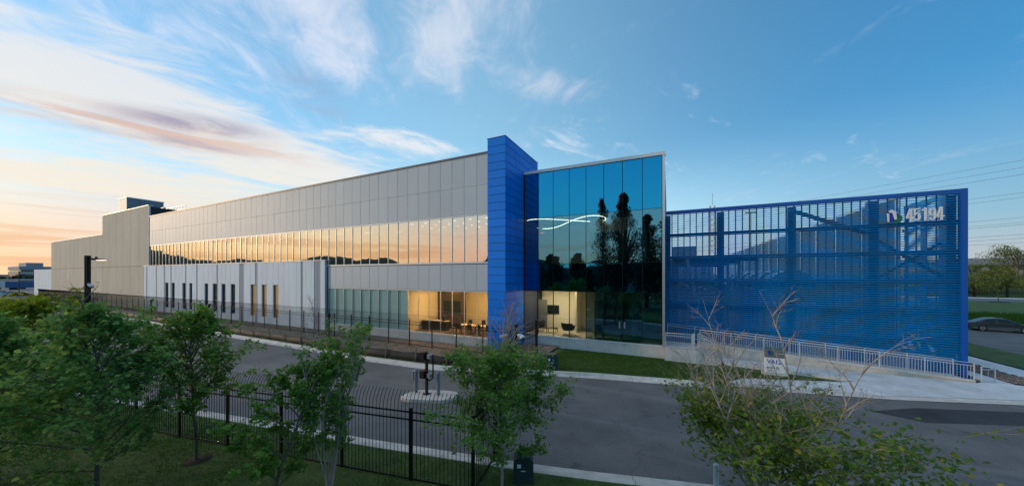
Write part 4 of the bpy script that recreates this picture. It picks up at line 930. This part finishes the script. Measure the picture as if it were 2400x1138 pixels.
# ------------------------------------------------------------------ cars
def car(loc, rz, label, paint, group=None):
    t = thing('parked_car', label, 'car', loc, rz, group)
    lo = [(-2.25,.42),(-2.28,.62),(-2.24,.86),(-1.75,.97),(-.9,.95),(.9,.93),(1.55,.84),(2.05,.70),(2.22,.55),(2.20,.32),(1.75,.20),(-1.9,.22)]
    def body(profile, hw, sh=.9, zref=.6):
        mb = MB(); n = len(profile); vs = []
        for k,(f,y) in enumerate(((.93,-1),(1,-.93),(1,.93),(.93,1))):
            for x,z in profile: vs.append((x*(1 if abs(y)<1 else .985), y*hw*(1-.07*max(0,abs(x)-1.5)), zref+(z-zref)*(1 if abs(y)<1 else .93)))
        fs = [(i*n+j,i*n+(j+1)%n,(i+1)*n+(j+1)%n,(i+1)*n+j) for i in range(3) for j in range(n)]
        mb.add(vs, fs, True); mb.add(vs[:n],[tuple(range(n))[::-1]]); mb.add(vs[3*n:],[tuple(range(n))]); return mb
    local(t, body(lo,.86), 'body', paint)
    cab = MB(); ring = [(-1.85,.95,.74),(-1.05,1.38,.60),(-.3,1.46,.60),(.35,1.40,.60),(1.25,.90,.74)]
    vs = [(x,-y,z) for x,z,y in ring]+[(x,y,z) for x,z,y in ring]; k = 5
    cab.add(vs, [(i,i+1,k+i+1,k+i) for i in range(4)][1:3]); local(t, cab, 'roof', paint)
    gl = MB(); gl.add(vs, [(0,1,6,5),(3,4,9,8)]); local(t, gl, 'windscreen', 'car_glass')
    for s in (-1,1):
        p = MB(); b = [(-1.85,.95,.74),(-1.05,1.375,.605),(-.3,1.455,.605),(.35,1.395,.605),(1.25,.90,.74)]
        p.add([(x,s*y,z) for x,z,y in b], [(0,1,2,3,4) if s > 0 else (4,3,2,1,0)]); local(t, p, 'window_surround', paint)
        q = MB()
        for pts in ([(-1.45,1.0),(-1.0,1.30),(-.42,1.38),(-.42,.99)],[(-.34,.99),(-.34,1.38),(.3,1.33),(.95,.97)]):
            q.add([(x,s*(.74-(z-.95)*.28+.012),z) for x,z in pts], [(0,1,2,3) if s > 0 else (3,2,1,0)])
        local(t, q, 'side_window', 'car_glass')
        local(t, MB().cbox(-2.29,s*.62-.16,.66,-2.1,s*.62+.16,.84,.01), 'tail_light', 'red_paint'); local(t, MB().cbox(2.0,s*.58-.17,.56,2.2,s*.58+.17,.70,.01), 'headlight', 'silver')
        local(t, MB().box(.80,s*.80-.08,.93,1.0,s*.80+.08,1.05), 'wing_mirror', paint)
    MBx = Matrix.Rotation(R(90),4,'X')
    for x in (-1.33,1.33):
        for s in (-1,1):
            local(t, MB().lathe((0,0,-.1),[(.20,0),(.30,.0),(.325,.03),(.325,.17),(.30,.2),(.20,.2)],18).xform(Matrix.Translation((x,s*.74,.325)) @ MBx), 'tyre', 'tyre')
            a = MB().lathe((0,0,-.105),[(.205,0),(.205,.21)],14)
            local(t, a.xform(Matrix.Translation((x,s*.74,.325)) @ MBx), 'rim', 'alloy')
            sp_ = MB()
            for q in range(5): aa = q*1.2566; sp_.bar((x+.02*math.cos(aa),s*.852,.325+.02*math.sin(aa)),(x+.19*math.cos(aa+.5),s*.852,.325+.19*math.sin(aa+.5)),.01,.05)
            local(t, sp_, 'wheel_opening', 'tyre')
    return t
c1 = car((32.5,55.1,.0), R(-12), 'dark grey green sedan parked on the side road past the blue screen', 'car_grey')
lot = tag(MB().add([(-320,14,-.3),(-168,14,-.3),(-168,46,-.3),(-320,46,-.3)],[(0,1,2,3)]).build('car_park', 'asphalt'), kind='structure')
for k,(x,y,a,pt,lb) in enumerate(((-176,24.2,10,'car_rust','rust red car at the end of the distant car park row'),(-183,23.6,10,'car_white','white car beside the rust red car in the distant car park'),(-190,24.3,12,'car_blue','blue car in the distant car park, third from the wall'),(-199,24.0,8,'car_white','white car farthest from the building in the distant car park'))):
    car((x,y,-.3), R(a+70), lb, pt, None)
def bus(loc, rz, label, m):
    t = thing('parked_truck', label, 'truck', loc, rz); local(t, MB().cbox(-5,-1.3,.9,3.2,1.3,3.8,.08), 'cargo_box', m); local(t, MB().prism_y([(3.3,.6),(5.3,.6),(5.3,1.7),(4.7,2.8),(3.3,2.8)],-1.2,1.2), 'cab', m); local(t, MB().prism_y([(4.75,1.75),(5.32,1.75),(4.78,2.7)],-1.1,1.1), 'windscreen', 'car_glass')
    for x in (-3.6,-2.4,4.3):
        for s in (-1,1): local(t, MB().lathe((0,0,-.15),[(.5,0),(.5,.3)],14).xform(Matrix.Translation((x,s*1.15,.5)) @ Matrix.Rotation(R(90),4,'X')), 'wheel', 'tyre')
bus((-276,34,-.3), R(65), 'white box truck parked in the far car park', 'car_white'); bus((-262,37,-.3), R(70), 'blue box truck parked beside the low white wall', 'car_blue')

# ------------------------------------------------------------------ vegetation
LEAF = np.array([(0,-.5,0),(.28,-.32,.05),(.55,-.05,.02),(.27,.06,.06),(.30,.34,.03),(.0,.62,-.04),(-.30,.34,.03),(-.27,.06,.06),(-.55,-.05,.02),(-.28,-.32,.05)])
QUAD = np.array([(0,-.6,0),(.38,.0,.06),(.0,.6,-.03),(-.38,.0,.06)])
LF = [(0,1,3),(1,2,3),(0,3,7),(3,4,5),(3,5,7),(5,6,7),(0,7,9),(7,8,9)]
def rand_rot(n, flat=.9):
    """n frames: normals mostly up, scattered"""
    nz = rng.normal(0,flat,(n,3)); nz[:,2] = np.abs(nz[:,2])+.55; nz /= np.linalg.norm(nz,axis=1)[:,None]
    t = rng.normal(0,1,(n,3)); t[:,2] -= .6; t -= (t*nz).sum(1)[:,None]*nz; t /= np.linalg.norm(t,axis=1)[:,None]
    return np.stack([np.cross(t,nz),t,nz],2)
def leaf_mesh(name, pts, sizes, m, shape=LEAF, faces=LF, flat=.9):
    n = len(pts); Rm = rand_rot(n,flat); k = len(shape)
    v = np.einsum('nij,kj->nki',Rm,shape)*np.asarray(sizes)[:,None,None]+np.asarray(pts)[:,None,:]
    f = np.array(faces)
    me = bpy.data.meshes.new(name)
    v = v.reshape(-1,3); F = (f[None]+(np.arange(n)*k)[:,None,None]).reshape(-1,f.shape[1]); nf = len(F)
    me.vertices.add(len(v)); me.vertices.foreach_set('co',v.astype('f').ravel())
    q = f.shape[1]; me.loops.add(nf*q); me.loops.foreach_set('vertex_index',F.astype('i').ravel())
    me.polygons.add(nf); me.polygons.foreach_set('loop_start',np.arange(0,nf*q,q,dtype='i')); me.materials.append(MAT[m]); me.update(calc_edges=True); return me
def tree(name, label, base, H, cr, z0, m, nleaf, lsize, seed, bark='bark', bare=None, stems=1, nb=22, ang=50, trad=.05, lean=(0,0), group=None, z_top=None, twig=3, env=1.0, upb=.35, tilt=(.10,.42), taper=False, dens=1.0):
    """young maple: tapered trunk, limbs and twigs, leaves along the twigs; no leaves above height `bare`"""
    r = random.Random(seed); t = thing(name, label, 'tree', base, 0, group); T = MB(); Bm = MB(); lp = []
    bare = bare or 99
    def grow(p, d, L, rad, lev, n=5):
        pts = [p.copy()]; dirs = []
        for i in range(n):
            d = (d+Vector((r.gauss(0,.10),r.gauss(0,.10),r.gauss(0,.06)+.05*upb))).normalized(); p = p+d*(L/n); pts.append(p.copy()); dirs.append(d.copy())
        rr = [max(.0022,rad*(1-(.94 if lev == 0 else .8)*i/n)) for i in range(n+1)]; (T if lev == 0 else Bm).tube(pts, rr, 7 if lev == 0 else (5 if lev == 1 else 3), False); return pts, dirs
    def leaves(pts, cnt, spread):
        for _ in range(cnt):
            i = r.randrange(len(pts)-1); q = pts[i].lerp(pts[i+1],r.random()); q = q+Vector((r.gauss(0,spread),r.gauss(0,spread),r.gauss(0,spread)-.02))
            if q.z < bare-r.random()*.7: lp.append(q)
    for s in range(stems):
        a0 = r.random()*6.28; tl = 0 if stems == 1 else r.uniform(*tilt)
        d0 = Vector((math.cos(a0)*tl+lean[0],math.sin(a0)*tl+lean[1],1)).normalized()
        HH = H*(1 if s == 0 else r.uniform(.82,1.0))
        pts, dirs = grow(Vector((r.gauss(0,.02),r.gauss(0,.02),-.1)), d0, HH, trad*(1 if stems == 1 else .72), 0, 10)
        per = nb//stems
        for b in range(per):
            f = (b+r.random())/per; zz = z0+(HH*.93-z0)*f**.9; k = min(9.99, max(.3,zz/HH*10)); i = int(k); p = pts[i].lerp(pts[i+1],k-i)
            w_ = (math.sin(math.pi*min(1,(f*.8+.17)))**.8)*env if not taper else (max(.25,1.05-1.2*f) if taper is True else max(.10,(1.08-.92*f))*min(1,.45+4*f)); L1 = max(.25, cr*w_*r.uniform(.75,1.1)*1.12)
            az = b*2.4+r.uniform(-.5,.5); el = R(90-ang*r.uniform(.8,1.15)*(1-.45*f))
            d = Vector((math.cos(az)*math.cos(el),math.sin(az)*math.cos(el),math.sin(el)))
            q1, d1 = grow(p, d, L1, .011+.006*L1, 1)
            leaves(q1[2:], int(10*dens), .05)
            for c in range(4+int(L1*2)):
                j = r.uniform(1.2,4.9); i2 = int(j); pp = q1[i2].lerp(q1[i2+1],j-i2) if i2 < 5 else q1[5]
                dd = (d1[min(i2,4)]+Vector((r.gauss(0,.65),r.gauss(0,.65),r.gauss(0,.45)+.05))).normalized()
                q2, d2 = grow(pp, dd, L1*r.uniform(.22,.42), .006, 2, 4)
                leaves(q2, int(6*dens), .05*max(.7,cr/1.6))
                for e_ in range(twig):
                    ii = r.randrange(1,4); d3 = (d2[ii]+Vector((r.gauss(0,.7),r.gauss(0,.7),r.gauss(0,.5)))).normalized()
                    q3, _ = grow(q2[ii+1], d3, L1*r.uniform(.10,.2), .0035, 3, 3); leaves(q3, int(8*dens), .05*max(.7,cr/1.6))
    local(t, T, 'trunk', bark); tag(local(t, Bm, 'branches', bark), kind='stuff')
    if nleaf and lp:
        if len(lp) > nleaf: lp = r.sample(lp, nleaf)
        sz = [lsize*r.uniform(.6,1.25) for _ in lp]; o = bpy.data.objects.new('foliage', leaf_mesh('foliage', np.array([tuple(p) for p in lp]), sz, m)); COL.objects.link(o); o.parent = t; o['kind'] = 'stuff'
    return t
tree('maple_tree', 'dense green maple at the left edge in front of the near fence', (-17.2,2.0,0), 5.15, 2.35, .8, 'maple_dark', 26000, .105, 11, nb=56, ang=60, taper='cone')
tree('maple_tree', 'yellow green maple standing beyond the near fence at the road', (-27.0,4.0,0), 4.85, 2.0, 1.6, 'maple_yellow', 14000, .12, 12, nb=44, ang=58)
tree('maple_tree', 'large dark green maple with bare top twigs, its trunk on the near lawn', (-13.7,3.05,0), 6.2, 2.25, .75, 'maple_dark', 26000, .098, 13, bare=5.5, nb=54, ang=60, taper='cone')
tree('maple_tree', 'round green maple rising from a mulch ring', (-13.79,5.08,0), 4.95, 1.55, 1.6, 'maple_mid', 17000, .086, 14, nb=44, ang=54)
tree('maple_tree', 'small leafy maple close to the camera left of the bare grey stems', (-9.15,4.7,0), 4.1, 1.25, .6, 'maple_mid', 6000, .095, 15, nb=26, ang=60, lean=(-.05,-.02))
tree('maple_tree', 'half bare maple with many grey upright stems before the near fence', (-8.3,5.75,0), 5.6, .85, 1.2, 'maple_mid', 4200, .078, 16, 'pale_bark', bare=4.9, stems=9, nb=72, ang=30, trad=.038, tilt=(.04,.19))
tree('maple_tree', 'green maple with a bare grey leader at the fence corner', (-4.30,8.25,0), 5.6, 2.3, .7, 'maple_mid', 26000, .08, 17, 'pale_bark', bare=4.1, nb=54, ang=56, taper='cone', dens=2.2)
tree('maple_tree', 'wide multi stemmed maple with tall bare branches before the blue screen', (2.3,9.3,0), 6.0, 2.75, .5, 'maple_warm', 9500, .084, 18, 'pale_bark', bare=3.5, lean=(-.10,-.05), stems=7, nb=98, ang=48, trad=.05, tilt=(.04,.18), taper=True)
tree('bare_sapling', 'small bare sapling at the corner of the ribbed white wall', (-29.8,19.3,0), 4.6, .9, 1.2, 'maple_mid', 0, .08, 19, nb=16, ang=40, trad=.035, twig=2)
mu = MB().lathe((-13.79,5.08,.05),[(.50,0),(.40,.06),(.2,.11),(.08,.12)],20).build('mulch_ring', 'mulch'); tag(mu, kind='structure')
# grass blades
BL = np.array([(-.5,0,0),(.5,0,0),(.1,.2,1.0)]); 
def blades(name, label, poly, n, h, m, zf, wd=.012):
    pts = []
    xs = [p[0] for p in poly]; ys = [p[1] for p in poly]
    X = rng.uniform(min(xs),max(xs),n*3); Y = rng.uniform(min(ys),max(ys),n*3)
    for x,y in zip(X,Y):
        if inside(poly,x,y): pts.append((x,y,zf(x,y)))
        if len(pts) >= n: break
    p = np.array(pts); k = len(p); a = rng.uniform(0,6.28,k); hh = h*rng.uniform(.5,1.2,k); ln = rng.normal(0,.4,(k,2))
    v = np.zeros((k,3,3)); v[:,0] = p+np.stack([np.cos(a)*wd,np.sin(a)*wd,0*a],1); v[:,1] = p-np.stack([np.cos(a)*wd,np.sin(a)*wd,0*a],1); v[:,2] = p+np.stack([ln[:,0]*hh,ln[:,1]*hh,hh],1)
    me = bpy.data.meshes.new(name); me.vertices.add(k*3); me.vertices.foreach_set('co',v.astype('f').ravel()); me.loops.add(k*3); me.loops.foreach_set('vertex_index',np.arange(k*3,dtype='i')); me.polygons.add(k); me.polygons.foreach_set('loop_start',np.arange(0,k*3,3,dtype='i')); me.materials.append(MAT[m]); me.update(calc_edges=True)
    o = bpy.data.objects.new(name,me); COL.objects.link(o); return tag(o, label, 'grass', kind='stuff')
NLP = [(-30,1.0),(-26.5,5.0),(-17.3,6.7),(-10.1,7.9),(-4.05,9.05),(-2.3,9.45),(3,10.8),(3,8.5),(-6,4.5),(-12,1.0)]
blades('lawn_grass', 'short grass of the near lawn under the maples', NLP, 70000, .075, 'grass_blade', lambda x,y: .10)
blades('lawn_grass', 'short grass of the lawn before the glass entrance', LAWN, 45000, .07, 'grass_blade', lambda x,y: .13-.33*max(0,min(1,(y-np.interp(x,[-8.2,-4.3,2.1,4,8.6],[19,20.08,21.35,22.95,24.5]))/(np.interp(x,[-8.2,-.4,3.4,9.4],[27.25,27.25,26.5,25.6])-np.interp(x,[-8.2,-4.3,2.1,4,8.6],[19,20.08,21.35,22.95,24.5])))), .014)
wp = [(x,y+.75) for x,y in FAR[2:8]]+[(x,y+1.0) for x,y in FAR[2:8][::-1]]
blades('kerb_weeds', 'green weeds along the far kerb below the silt fence', wp, 2600, .22, 'grass_blade', lambda x,y: .1, .02)
wp2 = [(-60,18.8),(-10,19.6),(-9,21.2),(-60,21.2)]
blades('soil_weeds', 'sparse weeds growing on the soil strip before the building', wp2, 900, .16, 'grass_blade', lambda x,y: .12, .025)
# right hand background: bank, strip of road, hedge, fence, trees
poly_sheet('far_verge', [(24,56.4,.02),(110,56.4,.02),(140,118,.02),(50,118,.02)], 'turf')
blades('tall_grass', 'bright tall grass behind the parked sedan', [(26,57.5),(48,57.5),(56,76),(30,76)], 16000, .75, 'tall_grass_blade', lambda x,y: .02, .05)
poly_sheet('far_road', [(40,118,.03),(150,118,.03),(160,132,.03),(40,132,.03)], 'asphalt')
poly_sheet('far_footpath', [(40,132,.05),(160,132,.05),(165,137,.05),(40,137,.05)], 'pale_concrete')
fence('picket_fence', 'distant black fence below the scrub bank past the blue screen', (60,140), (150,140), [k*6 for k in range(16)], False, .5, h=2.6, top=False, pr=.03, pw=.35, rails=(2.5,.3))
strip_mesh('scrub_bank', [(30,142),(260,142)], [(30,230),(260,230)], 'turf', nx=40, ny=10, amp=.3, zl=0, zu=5.0, hump=1.5)
def crown(name, label, base, H, rx, m, n, ls, seed, trunk=True, zc=.6, bark='bark', group=None, cat='tree', lobes=9, cone=False):
    r = random.Random(seed); t = thing(name, label, cat, base, 0, group)
    lob = [(r.gauss(0,rx*.5),r.gauss(0,rx*.5),H*zc+r.uniform(-.5,.5)*H*(1-zc)*1.3,rx*r.uniform(.3,.6)) for _ in range(lobes)] if not cone else [(r.gauss(0,rx*.40*(1.08-f)),r.gauss(0,rx*.40*(1.08-f)),H*(.20+.78*f),rx*(1.12-f)*r.uniform(.42,.62)+.25) for f in [(q+.5)/lobes for q in range(lobes)]]
    P = []
    for _ in range(n):
        x,y,z,q = r.choice(lob); v = Vector((r.gauss(0,1),r.gauss(0,1),r.gauss(0,1))).normalized()*q*(r.random()**.4); z_ = z+v.z*.8
        P.append((x+v.x,y+v.y,min(H,max(.1 if not trunk else H*.12,z_+r.gauss(0,.15)))))
    if trunk:
        T = MB().tube([(0,0,-.5),(.05,.03,H*.3),(.0,.0,H*.8)],[H*.022,H*.016,H*.004],7,False); local(t, T, 'trunk', bark); Bm = MB()
        for x,y,z,q in lob: s = Vector((0,0,H*r.uniform(.2,.45))); Bm.tube([s,s.lerp(Vector((x,y,z)),.55)+Vector((0,0,.03*H)),(x,y,z)],[H*.009,H*.006,H*.002],4,False)
        tag(local(t, Bm, 'branches', bark), kind='stuff')
    sz = [ls*r.uniform(.5,1.4) for _ in P]; o = bpy.data.objects.new('foliage', leaf_mesh('foliage', np.array(P), sz, m, QUAD, [(0,1,2,3)])); COL.objects.link(o); o.parent = t; o['kind'] = 'stuff'; return t
shr = ['olive bush on the bank, nearest to the blue screen','pale olive bush second from the blue screen','dark olive bush third along the bank','wide olive bush in the middle of the bank','olive bush fourth along the bank under the tall tree','low olive bush toward the far end of the bank','olive bush at the far end of the bank','ragged olive bush at the very end of the bank']
k = 0
for row,(v,nn) in enumerate(((150,9),(166,9),(186,9))):
    for i in range(nn):
        x = 72+i*7.5+row*8+random.uniform(-2,2)
        crown('bush', ('front','middle','back')[row]+' row olive scrub bush on the bank, '+ORD[i]+' from the blue screen', (x,v+random.uniform(-4,4),1.0+row*1.3), random.uniform(5,8.0), random.uniform(4,5.5), 'scrub', 2600, .36, 100+k, trunk=False, zc=.45, group='scrub bushes on the bank', cat='bush'); k += 1
crown('tall_tree', 'tall open crowned tree on the bank past the blue screen', (96.6,157.6,4), 12.6, 5.6, 'scrub', 3200, .36, 61, zc=.68, lobes=12)
crown('tall_tree', 'distant dark tree just past the edge of the blue screen', (118,230,3), 16, 5.5, 'evergreen', 2600, .5, 62, zc=.65)
tree('young_tree', 'thin young tree in a mulch patch on the far verge', (67.5,114.5,0), 6.5, 1.4, 2.2, 'scrub', 500, .2, 63, nb=14, twig=1, trad=.07)
tag(MB().lathe((67.5,114.5,.02),[(1.6,0),(1.2,.12),(.2,.2)],16).build('mulch_patch', 'mulch'), kind='structure')
FB = thing('warehouse', 'long low pale warehouse with teal roof beyond the bank', 'building', (170,270,5))
MB().box(110,260,0,330,300,11.5).build('wall', 'far_wall_pale', FB); MB().box(108,258,11.5,332,302,15.0).build('roof', 'far_wall_grey', FB); MB().box(150,259.8,9.0,220,259.95,11.0).build('window_strip', 'far_glass', FB)
# left hand background
OB = thing('far_office', 'grey flat roofed office block on the horizon beyond the car park', 'building', (-540,79,0), 0)
for z0,z1,m in ((-.3,5.4,'far_wall_pale'),(5.4,6.8,'far_glass'),(6.8,9.6,'far_wall_pale'),(9.6,11.0,'far_glass'),(11.0,14.2,'far_wall_grey')):
    k = .8 if m == 'far_glass' else 0
    MB().box(-565+k,70+k,z0,-520-k,92-k,z1).build('storey_band' if m != 'far_glass' else 'window_strip', m, OB)
MB().box(-552,74,14.2,-524,83,17.6).build('rooftop_block', 'far_wall_grey', OB)
MB().box(-560,92,-.3,-520,112,12.2).build('side_wing', 'far_wall_pale', OB)
FW = thing('warehouse', 'low pale blue warehouse behind the car park trucks', 'building', (-362,48,0)); MB().box(-372,34,-.3,-362,66,3.2).build('wall', 'far_wall_grey', FW); MB().box(-373,33,3.2,-361,67,3.7).build('roof', 'car_white', FW)
for i in range(9): crown('tree', 'dark tree in the row beyond the car park, '+ORD[i]+' from its left end', (-396-random.uniform(0,6),41+i*2.7,-.3), random.uniform(5.6,7.6), 3.4, 'evergreen', 700, .6, 200+i, group='dark trees beyond the car park', zc=.55)
CL = MB().tube([(-198,26.6,-.3),(-198,26.6,7.3)],[.14,.09],6).box(-198.9,26.4,7.3,-197.1,26.8,7.5).build('light_pole', 'black_metal'); tag(CL, 'thin dark light pole in the distant car park', 'light pole')
# wooded ridges round the horizon, seen in the glass
def ridge(name, a0, a1, D, hfun, m):
    mb = MB(); vs = []; n = 420
    for i in range(n+1):
        a = R(a0+(a1-a0)*i/n); h = hfun(i/n)*(1+.16*math.sin(i*.11)+.10*math.sin(i*.31+1))+random.uniform(-.9,.9)
        for q,hh in ((0,0),(.06,h*.8),(.1,h),(.3,-5)): d = D*(1+q); vs.append((-math.sin(a)*d, math.cos(a)*d, -1+max(hh,-1)))
    mb.add(vs,[(i*4+j,(i+1)*4+j,(i+1)*4+j+1,i*4+j+1) for i in range(n) for j in range(3)],True); return tag(mb.build(name,m),kind='structure')
ridge('hills', 92, 285, 620, lambda t: 36, 'hill_green')
ridge('low_hills', 285, 452, 1500, lambda t: 12, 'hill_green')
bt = [(-36,-15,10,5),(-29,-17,12,5.5),(-23,-14,10.5,5),(-18,-16,11,5.2),(-12.2,-15,21.8,4.6),(-8.3,-16,23.4,4.8),(-3.2,-14,18,5.2),(.5,-12,19,4.6),(5,-15,17,5),(-14.5,-10,8,4.2),(-9,-10,8.5,4.4),(-4,-9.5,8,4.2),(1,-9,8.5,4.2)]
for i,(x,y,h,rx) in enumerate(bt):
    crown('tall_tree' if h > 14 else 'tree', 'dark tree behind the viewer, mirrored in the entrance glass', (x,y,0), h, rx, 'evergreen', 10000 if h > 9 else 5000, .27, 300+i, zc=.58, group='trees mirrored in the entrance glass', lobes=46, cone=True)
# overhead wires
PLG = 'overhead wires beside the blue screen'
for i,(y,zz) in enumerate(((376,0),(393,0),(409,1),(452,0),(463,0),(510,0),(522,0),(527,1),(550,0),(559,0),(569,0))):
    Z = 100; X = (2400-1200)/762*Z; z = 6.1+(645-y)*Z/762
    P = []
    for s in np.linspace(-55,900,26):
        xx = X-.39*s; zz_ = Z+s; sag = 2.2*(((s%300)-150)/150)**2-2.2+1.2
        P.append((xx*.9007-zz_*.4344, xx*.4344+zz_*.9007, z+.25*sag))
    tag(MB().tube(P,.032 if zz == 0 else .04,4).build('power_line', 'black_metal'), 'thin dark overhead wire past the blue screen, '+ORD[i]+' wire from the top', 'power line', PLG)
